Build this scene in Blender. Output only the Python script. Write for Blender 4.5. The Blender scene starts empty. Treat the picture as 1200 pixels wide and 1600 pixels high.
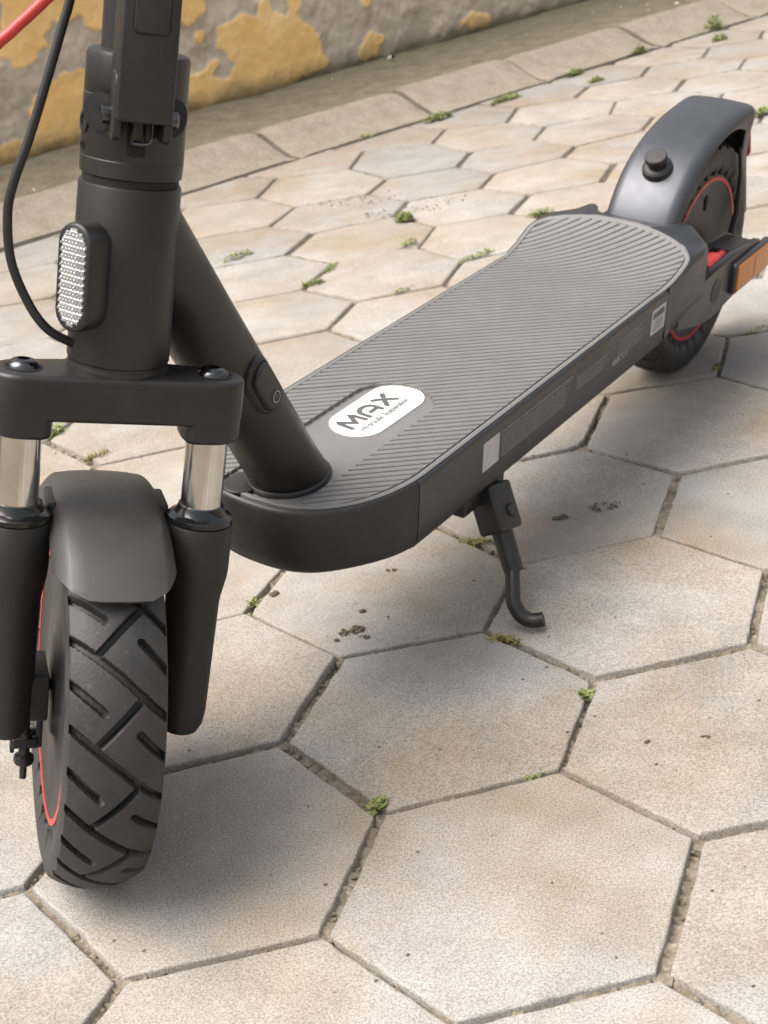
import bpy, bmesh, math, random
import numpy as np
from mathutils import Matrix, Vector
from mathutils.geometry import tessellate_polygon
R = math.radians
random.seed(7)
rng = np.random.default_rng(11)
scene = bpy.context.scene
col = scene.collection

# ------------------------------------------------------------------ camera
SIDE = 0.12                                   # side of one hexagonal paver, metres
cam_d = bpy.data.cameras.new('camera')
cam = bpy.data.objects.new('camera', cam_d)
col.objects.link(cam)
cam_d.sensor_fit = 'VERTICAL'
cam_d.sensor_height = 36.0
cam_d.sensor_width = 27.0
cam_d.lens = 2384.07 / 1600 * 36.0
cam_d.clip_start = 0.02
cam_d.clip_end = 500
CAM_R = ((0.973805920771727, 0.19656533449823024, -0.11429828495444631),
         (-0.18479662834019261, 0.3912869763419864, -0.9015235483886388),
         (-0.13248484752614417, 0.8990309068206412, 0.41736218534652814))
CAM_P = (-1.15099862 * SIDE, -7.84414568 * SIDE, 5.00946323 * SIDE)
cam.matrix_world = Matrix.Translation(CAM_P) @ Matrix(CAM_R).to_4x4()
cam_d.dof.use_dof = True
cam_d.dof.focus_distance = 1.0
cam_d.dof.aperture_fstop = 20.0
scene.camera = cam

# ------------------------------------------------------------------ sky, sun, exposure
SUN_EL, SUN_AZ = R(63), R(188)                # azimuth: direction towards the sun, from +x counter-clockwise
world = bpy.data.worlds.new('World')
scene.world = world
world.use_nodes = True
wn = world.node_tree.nodes
sky = wn.new('ShaderNodeTexSky')
sky.sky_type = 'NISHITA'
sky.sun_disc = False
sky.sun_elevation = SUN_EL
sky.sun_rotation = R(90) - SUN_AZ
sky.air_density = 1.0
sky.dust_density = 6.0
sky.ozone_density = 0.6
wn['Background'].inputs['Strength'].default_value = 0.10
hs_ = wn.new('ShaderNodeHueSaturation')                # thin overcast: the blue is veiled
hs_.inputs['Saturation'].default_value = 0.35
world.node_tree.links.new(sky.outputs[0], hs_.inputs['Color'])
world.node_tree.links.new(hs_.outputs[0], wn['Background'].inputs['Color'])
sun_d = bpy.data.lights.new('sun', 'SUN')
sun_d.energy = 1.5
sun_d.angle = R(52)
sun_d.color = (1.0, 0.95, 0.88)
sun = bpy.data.objects.new('sun', sun_d)
col.objects.link(sun)
sd = Vector((math.cos(SUN_EL) * math.cos(SUN_AZ), math.cos(SUN_EL) * math.sin(SUN_AZ), math.sin(SUN_EL)))
sun.rotation_euler = sd.to_track_quat('Z', 'Y').to_euler()
sun.location = sd * 6
vs = scene.view_settings
vs.view_transform = 'Standard'
vs.look = 'None'
vs.gamma = 1.0
vs.use_curve_mapping = False
vs.exposure = 1.42

# ------------------------------------------------------------------ materials
def new_mat(name):
    m = bpy.data.materials.new(name)
    m.use_nodes = True
    nt = m.node_tree
    return m, nt, nt.nodes['Principled BSDF']

def nd(nt, kind, **kw):
    n = nt.nodes.new('ShaderNode' + kind)
    for k, v in kw.items():
        if hasattr(n, k) and k not in n.inputs:
            setattr(n, k, v)
        else:
            n.inputs[k].default_value = v
    return n

def ramp(nt, src, stops):
    r = nt.nodes.new('ShaderNodeValToRGB')
    el = r.color_ramp.elements
    while len(el) < len(stops):
        el.new(0.5)
    for e, (p, c) in zip(el, stops):
        e.position = p
        e.color = (c, c, c, 1) if isinstance(c, (int, float)) else (*c, 1)
    nt.links.new(src, r.inputs[0])
    return r.outputs[0]

def mix(nt, fac, a, b, mode='MIX'):
    n = nt.nodes.new('ShaderNodeMix')
    n.data_type = 'RGBA'
    n.blend_type = mode
    for sock, v in ((n.inputs[0], fac), (n.inputs[6], a), (n.inputs[7], b)):
        if hasattr(v, 'links') or hasattr(v, 'is_linked'):
            nt.links.new(v, sock)
        elif isinstance(v, (int, float)):
            sock.default_value = v if sock.type == 'VALUE' else (v, v, v, 1)
        else:
            sock.default_value = (*v, 1)
    return n.outputs[2]

def coords(nt, space='Object'):
    if space == 'world':
        return nt.nodes.new('ShaderNodeNewGeometry').outputs['Position']
    return nt.nodes.new('ShaderNodeTexCoord').outputs[space]

def noise(nt, vec, scale, detail=4, rough=0.55, dist=0.0, out=0):
    n = nt.nodes.new('ShaderNodeTexNoise')
    n.inputs['Scale'].default_value = scale
    n.inputs['Detail'].default_value = detail
    n.inputs['Roughness'].default_value = rough
    n.inputs['Distortion'].default_value = dist
    nt.links.new(vec, n.inputs['Vector'])
    return n.outputs[out]

def voro(nt, vec, scale, feature='F1', rand=1.0, out=0):
    n = nt.nodes.new('ShaderNodeTexVoronoi')
    n.feature = feature
    n.inputs['Scale'].default_value = scale
    n.inputs['Randomness'].default_value = rand
    nt.links.new(vec, n.inputs['Vector'])
    return n.outputs[out]

def bump(nt, bsdf, height, strength, dist, prev=None):
    b = nt.nodes.new('ShaderNodeBump')
    b.inputs['Strength'].default_value = strength
    b.inputs['Distance'].default_value = dist
    nt.links.new(height, b.inputs['Height'])
    if prev is not None:
        nt.links.new(prev, b.inputs['Normal'])
    nt.links.new(b.outputs[0], bsdf.inputs['Normal'])
    return b.outputs[0]

def painted(name, colour, rough=0.45, metal=0.0, dust=0.12, grain=1.0, coat=0.0):
    """satin powder coat / moulded plastic: fine orange peel, dust specks, uneven gloss"""
    m, nt, b = new_mat(name)
    v = coords(nt)
    d1 = noise(nt, v, 28, 5, 0.6)
    spk = ramp(nt, noise(nt, v, 620, 2, 0.5), [(0.70, 0.0), (0.80, 1.0)])
    dirt = ramp(nt, d1, [(0.42, 0.0), (0.75, 1.0)])
    dc = tuple(min(1, c * 1.5 + 0.035) for c in colour)
    c1 = mix(nt, dirt, colour, tuple(c * (1 + dust) + dust * 0.02 for c in colour))
    fac = nd(nt, 'Math', operation='MULTIPLY')
    nt.links.new(spk, fac.inputs[0]); fac.inputs[1].default_value = dust * 1.6
    c2 = mix(nt, fac.outputs[0], c1, dc)
    nt.links.new(c2, b.inputs['Base Color'])
    rr = ramp(nt, d1, [(0.3, max(0.05, rough - 0.07)), (0.7, rough + 0.09)])
    nt.links.new(rr, b.inputs['Roughness'])
    b.inputs['Metallic'].default_value = metal
    b.inputs['Coat Weight'].default_value = coat
    bump(nt, b, noise(nt, v, 1500, 2, 0.5), 0.12 * grain, 0.0006)
    return m

def plain(name, colour, rough=0.5, metal=0.0):
    m, nt, b = new_mat(name)
    v = coords(nt)
    f = ramp(nt, noise(nt, v, 60, 4), [(0.35, 0.0), (0.75, 1.0)])
    nt.links.new(mix(nt, f, colour, tuple(c * 0.86 for c in colour)), b.inputs['Base Color'])
    b.inputs['Roughness'].default_value = rough
    b.inputs['Metallic'].default_value = metal
    return m

M = {}
M['frame'] = painted('dark_satin_paint', (0.0185, 0.0170, 0.0162), 0.40, 0.2, 0.22)
M['plastic'] = painted('dark_moulded_plastic', (0.0165, 0.0157, 0.0152), 0.48, 0.0, 0.28)
M['fender'] = painted('mudguard_paint', (0.078, 0.081, 0.089), 0.40, 0.65, 0.06)
M['guard'] = painted('front_guard_plastic', (0.040, 0.0375, 0.035), 0.48, 0.0, 0.14)
M['alloy'] = painted('grey_alloy_paint', (0.056, 0.056, 0.059), 0.32, 0.65, 0.08)
M['leg'] = painted('fork_leg_paint', (0.0135, 0.0128, 0.0125), 0.52, 0.1, 0.14)
M['black'] = painted('black_plastic', (0.012, 0.012, 0.012), 0.38, 0.0, 0.2)
M['gloss'] = plain('gloss_black', (0.010, 0.010, 0.010), 0.16)
M['gap'] = plain('shadow_gap', (0.006, 0.006, 0.006), 0.8)
M['steel'] = plain('polished_steel', (0.62, 0.60, 0.57), 0.16, 1.0)
M['darksteel'] = plain('blackened_steel', (0.10, 0.10, 0.105), 0.22, 1.0)
M['red'] = plain('red_plastic', (0.46, 0.032, 0.026), 0.42)
M['white'] = plain('white_badge', (0.80, 0.79, 0.77), 0.42)
M['ink'] = plain('grey_print', (0.085, 0.083, 0.082), 0.5)
M['inkthin'] = plain('light_grey_print', (0.20, 0.20, 0.20), 0.5)
M['print'] = plain('pale_print', (0.30, 0.29, 0.28), 0.5)
M['label'] = plain('silver_label', (0.46, 0.44, 0.42), 0.45)
M['labelgrey'] = plain('grey_label_field', (0.16, 0.155, 0.15), 0.5)
M['cable'] = painted('black_cable', (0.010, 0.010, 0.010), 0.45, 0, 0.1)

def mat_rubber_mat():
    m, nt, b = new_mat('grey_rubber_mat')
    v = coords(nt)
    n1 = noise(nt, v, 16, 6, 0.62)
    base = mix(nt, ramp(nt, n1, [(0.36, 0.0), (0.68, 1.0)]), (0.130, 0.126, 0.122), (0.150, 0.145, 0.139))
    spk = ramp(nt, noise(nt, v, 420, 2, 0.5), [(0.69, 0.0), (0.76, 1.0)])
    sf = nd(nt, 'Math', operation='MULTIPLY'); nt.links.new(spk, sf.inputs[0]); sf.inputs[1].default_value = 0.35
    c2 = mix(nt, sf.outputs[0], base, (0.26, 0.24, 0.22))
    nt.links.new(c2, b.inputs['Base Color'])
    b.inputs['Roughness'].default_value = 0.58
    bump(nt, b, noise(nt, v, 1400, 2), 0.15, 0.0005)
    return m
M['mat'] = mat_rubber_mat()

def mat_tyre():
    m, nt, b = new_mat('worn_tyre_rubber')
    v = coords(nt)
    n1 = noise(nt, v, 34, 6, 0.65)
    base = mix(nt, ramp(nt, n1, [(0.34, 0.0), (0.70, 1.0)]), (0.018, 0.0176, 0.0176), (0.038, 0.0365, 0.035))
    n2 = noise(nt, v, 210, 5, 0.7)
    dust = ramp(nt, n2, [(0.60, 0.0), (0.78, 1.0)])
    df = nd(nt, 'Math', operation='MULTIPLY'); nt.links.new(dust, df.inputs[0]); df.inputs[1].default_value = 0.42
    c2 = mix(nt, df.outputs[0], base, (0.15, 0.135, 0.115))
    nt.links.new(c2, b.inputs['Base Color'])
    nt.links.new(ramp(nt, n1, [(0.3, 0.46), (0.7, 0.68)]), b.inputs['Roughness'])
    bump(nt, b, noise(nt, v, 520, 5, 0.65), 0.35, 0.0009)
    return m
M['tyre'] = mat_tyre()

def mat_reflector(name, colour, scale, rough, metal):
    m, nt, b = new_mat(name)
    v = coords(nt)
    d = voro(nt, v, scale, 'F1', 0.0)
    nt.links.new(mix(nt, ramp(nt, d, [(0.1, 0.0), (0.6, 1.0)]), colour, tuple(c * 0.6 for c in colour)), b.inputs['Base Color'])
    b.inputs['Roughness'].default_value = rough
    b.inputs['Metallic'].default_value = metal
    b.inputs['Coat Weight'].default_value = 0.25
    b.inputs['Coat Roughness'].default_value = 0.06
    bump(nt, b, d, 0.8, 0.0010)
    return m
M['amber'] = mat_reflector('amber_reflector', (0.74, 0.25, 0.012), 480, 0.35, 0.0)
M['clear'] = plain('clear_reflector_prisms', (0.66, 0.67, 0.68), 0.16, 0.9)

def mat_concrete():
    m, nt, b = new_mat('hexagon_concrete')
    v = coords(nt, 'world')
    oi = nt.nodes.new('ShaderNodeObjectInfo')
    big = noise(nt, v, 4.2, 6, 0.6)
    mid = noise(nt, v, 24, 6, 0.62)
    fine = noise(nt, v, 680, 3, 0.65)
    grit = noise(nt, v, 1300, 1, 0.5)
    tone = mix(nt, ramp(nt, oi.outputs['Random'], [(0.0, 0.0), (1.0, 1.0)]), (0.300, 0.290, 0.277), (0.375, 0.350, 0.318))
    stain_shade = ramp(nt, big, [(0.42, 0.0), (0.66, 1.0)])
    sf = nd(nt, 'Math', operation='MULTIPLY'); nt.links.new(stain_shade, sf.inputs[0]); sf.inputs[1].default_value = 0.85
    c = mix(nt, sf.outputs[0], tone, (0.285, 0.222, 0.150))  # random brown patches: dirt stains plus the scooter's warm shade put into the colour
    gs_ = ramp(nt, noise(nt, v, 7.5, 5, 0.6, 0.4), [(0.50, 0.0), (0.72, 0.6)])
    c = mix(nt, gs_, c, (0.235, 0.225, 0.212))
    c = mix(nt, 0.7, c, mix(nt, ramp(nt, mid, [(0.3, 0.0), (0.75, 1.0)]), (0.78, 0.765, 0.75), (1.10, 1.10, 1.10)), 'MULTIPLY')
    c = mix(nt, 0.75, c, mix(nt, ramp(nt, fine, [(0.36, 0.0), (0.60, 1.0)]), (0.50, 0.475, 0.45), (1.16, 1.16, 1.16)), 'MULTIPLY')
    pale = ramp(nt, grit, [(0.62, 0.0), (0.72, 1.0)])
    pf = nd(nt, 'Math', operation='MULTIPLY'); nt.links.new(pale, pf.inputs[0]); pf.inputs[1].default_value = 0.3
    c = mix(nt, pf.outputs[0], c, (0.56, 0.53, 0.49))
    # sparse dark pores
    pd = voro(nt, v, 42, 'F1', 1.0)
    pore = ramp(nt, pd, [(0.045, 1.0), (0.075, 0.0)])
    keep = ramp(nt, voro(nt, v, 42, 'F1', 1.0, 1), [(0.55, 0.0), (0.6, 1.0)])
    pm = nd(nt, 'Math', operation='MULTIPLY'); nt.links.new(pore, pm.inputs[0]); nt.links.new(keep, pm.inputs[1])
    c = mix(nt, pm.outputs[0], c, (0.09, 0.075, 0.06))
    nt.links.new(c, b.inputs['Base Color'])
    b.inputs['Roughness'].default_value = 0.86
    b.inputs['Specular IOR Level'].default_value = 0.3
    p = bump(nt, b, fine, 0.5, 0.0008)
    p = bump(nt, b, grit, 0.3, 0.0004, p)
    bump(nt, b, pm.outputs[0], -0.6, 0.002, p)
    return m
M['concrete'] = mat_concrete()

def mat_soil(name, c0, c1, c2, sc=1.0):
    m, nt, b = new_mat(name)
    v = coords(nt, 'world')
    n1 = noise(nt, v, 30 * sc, 7, 0.66)
    n2 = noise(nt, v, 240 * sc, 5, 0.65)
    c = mix(nt, ramp(nt, n1, [(0.36, 0.0), (0.66, 1.0)]), c0, c1)
    c = mix(nt, ramp(nt, n2, [(0.52, 0.0), (0.72, 1.0)]), c, c2)
    nt.links.new(c, b.inputs['Base Color'])
    b.inputs['Roughness'].default_value = 0.95
    b.inputs['Specular IOR Level'].default_value = 0.2
    p = bump(nt, b, n2, 0.7, 0.002)
    bump(nt, b, noise(nt, v, 700 * sc, 3), 0.5, 0.001, p)
    return m
M['mortar'] = mat_soil('sandy_joint_filling', (0.145, 0.12, 0.088), (0.23, 0.196, 0.152), (0.32, 0.28, 0.226))
M['ground'] = mat_soil('packed_earth', (0.15, 0.125, 0.095), (0.24, 0.205, 0.16), (0.32, 0.28, 0.23))
M['kerb'] = mat_soil('kerb_concrete', (0.22, 0.187, 0.142), (0.29, 0.255, 0.205), (0.35, 0.315, 0.265), 0.8)
M['strip'] = mat_soil('mossy_dirty_concrete', (0.125, 0.108, 0.070), (0.20, 0.175, 0.125), (0.27, 0.24, 0.185), 0.7)
M['dirt'] = mat_soil('dark_soil_crumbs', (0.10, 0.072, 0.045), (0.16, 0.12, 0.08), (0.21, 0.165, 0.115), 2)

def mat_leaf(name, c0, c1):
    m, nt, b = new_mat(name)
    v = coords(nt, 'world')
    f = ramp(nt, noise(nt, v, 90, 3), [(0.35, 0.0), (0.65, 1.0)])
    nt.links.new(mix(nt, f, c0, c1), b.inputs['Base Color'])
    b.inputs['Roughness'].default_value = 0.6
    return m
M['leaf'] = mat_leaf('weed_green', (0.11, 0.145, 0.035), (0.25, 0.265, 0.09))
M['drymoss'] = mat_leaf('dry_moss', (0.20, 0.16, 0.05), (0.28, 0.24, 0.08))

def mat_wall():
    m, nt, b = new_mat('peeling_yellow_plaster')
    v = coords(nt, 'world')
    at = nt.nodes.new('ShaderNodeAttribute'); at.attribute_name = 'paint'
    n1 = noise(nt, v, 13, 6, 0.62)
    n2 = noise(nt, v, 70, 6, 0.65)
    n3 = noise(nt, v, 6, 5, 0.6)
    g = mix(nt, ramp(nt, n1, [(0.33, 0.0), (0.68, 1.0)]), (0.41, 0.335, 0.25), (0.57, 0.49, 0.385))
    g = mix(nt, ramp(nt, n2, [(0.55, 0.0), (0.75, 1.0)]), g, (0.58, 0.53, 0.45))
    y = mix(nt, ramp(nt, n1, [(0.35, 0.0), (0.7, 1.0)]), (0.80, 0.49, 0.17), (0.86, 0.58, 0.25))
    y = mix(nt, ramp(nt, n3, [(0.5, 0.0), (0.75, 0.6)]), y, (0.84, 0.64, 0.37))
    # damp and moss near the foot of the wall
    sx = nt.nodes.new('ShaderNodeSeparateXYZ'); nt.links.new(v, sx.inputs[0])
    ad = nd(nt, 'Math', operation='MULTIPLY_ADD'); nt.links.new(n1, ad.inputs[0]); ad.inputs[1].default_value = -0.09
    nt.links.new(sx.outputs[2], ad.inputs[2])
    damp = ramp(nt, ad.outputs[0], [(0.005, 1.0), (0.045, 0.0)])
    c = mix(nt, at.outputs['Fac'], g, y)
    dm = nd(nt, 'Math', operation='MULTIPLY'); nt.links.new(damp, dm.inputs[0]); dm.inputs[1].default_value = 0.75
    c = mix(nt, dm.outputs[0], c, (0.115, 0.095, 0.045))
    nt.links.new(c, b.inputs['Base Color'])
    b.inputs['Roughness'].default_value = 0.9
    p = bump(nt, b, n2, 0.6, 0.004)
    bump(nt, b, noise(nt, v, 320, 4), 0.4, 0.001, p)
    return m
M['wall'] = mat_wall()

# ------------------------------------------------------------------ mesh helpers
class MB:
    def __init__(self):
        self.v = []; self.f = []
    def add(self, vs, fs):
        o = len(self.v)
        self.v += [tuple(map(float, p)) for p in vs]
        self.f += [tuple(i + o for i in q) for q in fs]
        return self
    def loft(self, rings, cap0=True, cap1=True, closed=True):
        n = len(rings[0]); vs = [p for r in rings for p in r]; fs = []
        for k in range(len(rings) - 1):
            for i in range(n if closed else n - 1):
                j = (i + 1) % n
                fs.append((k * n + i, k * n + j, (k + 1) * n + j, (k + 1) * n + i))
        def cap(base, ring, flip):
            pts = [Vector(p) for p in ring]
            for t in tessellate_polygon([pts]):
                fs.append(tuple(base + i for i in (t if not flip else t[::-1])))
        if cap0: cap(0, rings[0], True)
        if cap1: cap((len(rings) - 1) * n, rings[-1], False)
        return self.add(vs, fs)
    def lathe(self, prof, origin=(0, 0, 0), axis=(0, 0, 1), seg=48, closed=False):
        """prof: list of (radius, height along axis)"""
        a = Vector(axis).normalized()
        e1 = a.orthogonal().normalized(); e2 = a.cross(e1); o = Vector(origin)
        rings = []
        for r, h in prof:
            r = max(r, 1e-5)
            rings.append([o + a * h + (e1 * math.cos(2 * math.pi * i / seg) + e2 * math.sin(2 * math.pi * i / seg)) * r for i in range(seg)])
        if closed: return self.loft(rings + rings[:1], False, False)
        return self.loft(rings)
    def tube(self, pts, rad, seg=16, caps=True):
        P = [Vector(p) for p in pts]; n = len(P)
        rad = rad if isinstance(rad, (list, tuple)) else [rad] * n
        rings = []; up = None
        for i in range(n):
            t = (P[min(i + 1, n - 1)] - P[max(i - 1, 0)]).normalized()
            up = t.orthogonal().normalized() if up is None else (up - t * up.dot(t)).normalized()
            e2 = t.cross(up)
            rings.append([P[i] + (up * math.cos(2 * math.pi * k / seg) + e2 * math.sin(2 * math.pi * k / seg)) * rad[i] for k in range(seg)])
        return self.loft(rings, caps, caps)
    def prism(self, outline, fn, h0, h1, ins=0.0, steps=3):
        """extrude a 2-D outline; fn(a, b, h) -> 3-D; both rims rounded by ins"""
        rings = []
        if ins > 0:
            for k in range(steps + 1):
                t = k / steps * math.pi / 2
                rings.append((ins * (1 - math.sin(t)), h0 + ins * (1 - math.cos(t))))
            for k in range(steps + 1):
                t = k / steps * math.pi / 2
                rings.append((ins * (1 - math.cos(t)), h1 - ins * (1 - math.sin(t))))
        else:
            rings = [(0, h0), (0, h1)]
        return self.loft([[fn(a, b, h) for a, b in inset(outline, d)] for d, h in rings])
    def box(self, lo, hi, ins=0.0):
        o = [(lo[0], lo[1]), (hi[0], lo[1]), (hi[0], hi[1]), (lo[0], hi[1])]
        if ins: o = rrect(lo[0], lo[1], hi[0], hi[1], ins, 4)
        return self.prism(o, lambda a, b, h: (a, b, h), lo[2], hi[2], ins * 0.8)

def inset(poly, d):
    if abs(d) < 1e-9: return list(poly)
    n = len(poly); out = []
    for i in range(n):
        x0, y0 = poly[i - 1]; x1, y1 = poly[i]; x2, y2 = poly[(i + 1) % n]
        ax, ay = x1 - x0, y1 - y0; bx, by = x2 - x1, y2 - y1
        la = math.hypot(ax, ay) or 1; lb = math.hypot(bx, by) or 1
        n1 = (-ay / la, ax / la); n2 = (-by / lb, bx / lb)
        k = 1 + n1[0] * n2[0] + n1[1] * n2[1]
        k = max(k, 0.4)
        out.append((x1 + (n1[0] + n2[0]) / k * d, y1 + (n1[1] + n2[1]) / k * d))
    return out

def rrect(x0, y0, x1, y1, r, n=6):
    o = []
    for cx, cy, a in ((x1 - r, y0 + r, -90), (x1 - r, y1 - r, 0), (x0 + r, y1 - r, 90), (x0 + r, y0 + r, 180)):
        for k in range(n + 1):
            t = R(a + 90 * k / n); o.append((cx + r * math.cos(t), cy + r * math.sin(t)))
    return o

def pill(cx, cy, hx, hy, n=10):
    r = min(hx, hy) * 0.9999
    return rrect(cx - hx, cy - hy, cx + hx, cy + hy, r, n)

def obj(name, mb, mat, parent=None, mtx=None, smooth=True, ang=35, bevel=0.0, fix=True):
    me = bpy.data.meshes.new(name)
    if isinstance(mb, bpy.types.Mesh):
        me = mb
    else:
        me.from_pydata(mb.v, [], mb.f)
        if fix:
            bm = bmesh.new(); bm.from_mesh(me)
            bmesh.ops.recalc_face_normals(bm, faces=bm.faces)
            bm.to_mesh(me); bm.free()
    me.materials.clear(); me.materials.append(M[mat])
    if smooth:
        me.polygons.foreach_set('use_smooth', [True] * len(me.polygons))
        me.set_sharp_from_angle(angle=R(ang))
    o = bpy.data.objects.new(name, me)
    col.objects.link(o)
    if parent is not None: o.parent = parent
    if mtx is not None: o.matrix_local = mtx
    if bevel:
        b = o.modifiers.new('bevel', 'BEVEL'); b.width = bevel; b.segments = 3
        b.limit_method = 'ANGLE'; b.angle_limit = R(40); b.harden_normals = True
    return o

def tag(o, label=None, cat=None, group=None, kind=None):
    if label: o['label'] = label
    if cat: o['category'] = cat
    if group: o['group'] = group
    if kind: o['kind'] = kind
    return o

def empty(name, mtx):
    o = bpy.data.objects.new(name, None); col.objects.link(o)
    o.matrix_world = mtx; o.empty_display_size = 0.05
    return o

def text_mesh(body, size, shear=0.0, spacing=1.0, bold=0.0):
    cu = bpy.data.curves.new('lettering', 'FONT')
    cu.body = body; cu.size = size; cu.align_x = 'LEFT'; cu.extrude = 0.0001; cu.space_character = spacing; cu.shear = shear
    cu.resolution_u = 3; cu.offset = bold
    t = bpy.data.objects.new('lettering', cu); col.objects.link(t)
    dg = bpy.context.evaluated_depsgraph_get()
    me = bpy.data.meshes.new_from_object(t.evaluated_get(dg))
    bpy.data.objects.remove(t); bpy.data.curves.remove(cu)
    return me

def vnoise(x, y, seed=0):
    """cheap smooth value noise for numpy arrays"""
    xi = np.floor(x).astype(int); yi = np.floor(y).astype(int)
    fx = x - xi; fy = y - yi
    fx = fx * fx * (3 - 2 * fx); fy = fy * fy * (3 - 2 * fy)
    def h(a, b):
        n = (a * 374761393 + b * 668265263 + seed * 974711) & 0x7fffffff
        n = ((n ^ (n >> 13)) * 1274126177) & 0x7fffffff
        return ((n ^ (n >> 16)) & 0xffff) / 65535.0
    return (h(xi, yi) * (1 - fx) + h(xi + 1, yi) * fx) * (1 - fy) + (h(xi, yi + 1) * (1 - fx) + h(xi + 1, yi + 1) * fx) * fy

def fbm(x, y, seed=0, oct=4):
    s = 0; a = 0.5
    for k in range(oct):
        s = s + a * vnoise(x * 2 ** k, y * 2 ** k, seed + k); a *= 0.5
    return s

# ------------------------------------------------------------------ the setting: ground
KERB_A = R(30.5); KT = (math.cos(KERB_A), math.sin(KERB_A)); KN = (-math.sin(KERB_A), math.cos(KERB_A))
KERB_D = 1.948 * KN[1]                            # distance of the kerb foot along KN
gb = MB()
gb.add([(-60, -60, -0.016), (60, -60, -0.016), (60, 60, -0.016), (-60, 60, -0.016)], [(0, 1, 2, 3)])
ground = tag(obj('ground', gb, 'ground', smooth=False, fix=False), kind='structure')
tag(ground, 'bare earth bed under and around the hexagonal paving', 'ground')

pave_root = empty('paving', Matrix.Identity(4))
tag(pave_root, 'pale hexagonal concrete paving with sandy joints', 'paving', kind='structure')
OFF = {(1.0, 0.0): (-0.01, -0.02), (0.5, 0.87): (0.0, -0.01), (-0.5, 0.87): (0.03, 0.03), (-1.0, 0.0): (0.03, 0.02), (-0.5, -0.87): (-0.03, -0.03), (0.5, -0.87): (0.01, 0.0), (1.0, -1.73): (0.0, 0.03), (0.5, -2.6): (-0.02, 0.01), (-0.5, -2.6): (0.0, 0.01), (-1.0, -1.73): (0.01, -0.05), (-2.0, -1.73): (0.0, -0.04), (-2.5, -0.87): (0.01, 0.02), (1.0, 1.73): (-0.03, -0.06), (2.0, 1.73): (0.0, -0.05), (2.5, 0.87): (-0.02, -0.02), (2.0, 0.0): (0.0, -0.02), (-1.0, 1.73): (-0.01, 0.05), (2.5, 2.6): (0.01, 0.01), (2.0, 3.46): (0.01, 0.0), (2.5, 4.33): (0.07, 0.16), (3.5, 4.33): (0.07, 0.09), (4.0, 5.2): (0.04, 0.14), (0.5, 7.79): (0.03, 0.09), (1.0, 8.66): (-0.02, 0.04), (0.5, 9.53): (-0.02, 0.01), (1.0, 10.39): (0.01, 0.06), (2.5, 9.53): (-0.08, -0.01), (0.5, 11.26): (0.01, 0.0), (2.0, 10.39): (0.07, 0.04), (-0.5, 12.99): (-0.05, -0.07), (1.0, 12.12): (-0.02, 0.0), (0.5, 12.99): (-0.01, -0.1), (2.5, 11.26): (-0.01, 0.06), (2.0, 12.12): (0.11, 0.11), (-0.5, 14.72): (-0.07, 0.2), (1.0, 13.86): (-0.03, -0.07), (2.5, 12.99): (-0.05, -0.04), (0.5, 14.72): (0.03, 0.06), (2.0, 13.86): (0.01, -0.1), (4.0, 12.12): (-0.01, 0.0), (3.5, 12.99): (-0.01, -0.05), (2.5, 14.72): (-0.03, -0.18), (1.0, 15.59): (-0.03, 0.33), (4.0, 13.86): (-0.11, -0.19), (2.0, 15.59): (0.09, 0.06), (3.5, 14.72): (0.03, -0.24), (4.0, 15.59): (-0.06, -0.25), (2.5, 16.45): (0.01, 0.36), (5.5, 14.72): (-0.12, -0.22), (3.5, 16.45): (0.08, 0.03), (5.0, 15.59): (-0.03, -0.17), (4.0, 17.32): (0.03, 0.14), (5.5, 16.45): (-0.06, -0.12), (5.0, 17.32): (0.0, -0.2), (6.5, 16.45): (0.03, -0.09), (7.0, 17.32): (-0.05, -0.02)}
S3 = math.sqrt(3)
VERT = {}
def lat_vertex(x, y):
    k = (round(x, 2), round(y, 2))
    if k not in VERT:
        near = None
        for q, d in OFF.items():
            if abs(q[0] - x) < 0.03 and abs(q[1] - y) < 0.03: near = d
        if near is None: near = (random.uniform(-.03, .03), random.uniform(-.04, .04))
        VERT[k] = Vector(((x + near[0]) * SIDE, (y + near[1]) * SIDE))
    return VERT[k]

def clip(poly, nx, ny, d):
    """keep the part with n.p < d"""
    out = []
    for i, p in enumerate(poly):
        q = poly[(i + 1) % len(poly)]
        a = p[0] * nx + p[1] * ny - d; b = q[0] * nx + q[1] * ny - d
        if a <= 0: out.append(Vector(p))
        if (a < 0) != (b < 0):
            t = a / (a - b); out.append(Vector(p) + (Vector(q) - Vector(p)) * t)
    return out

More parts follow.
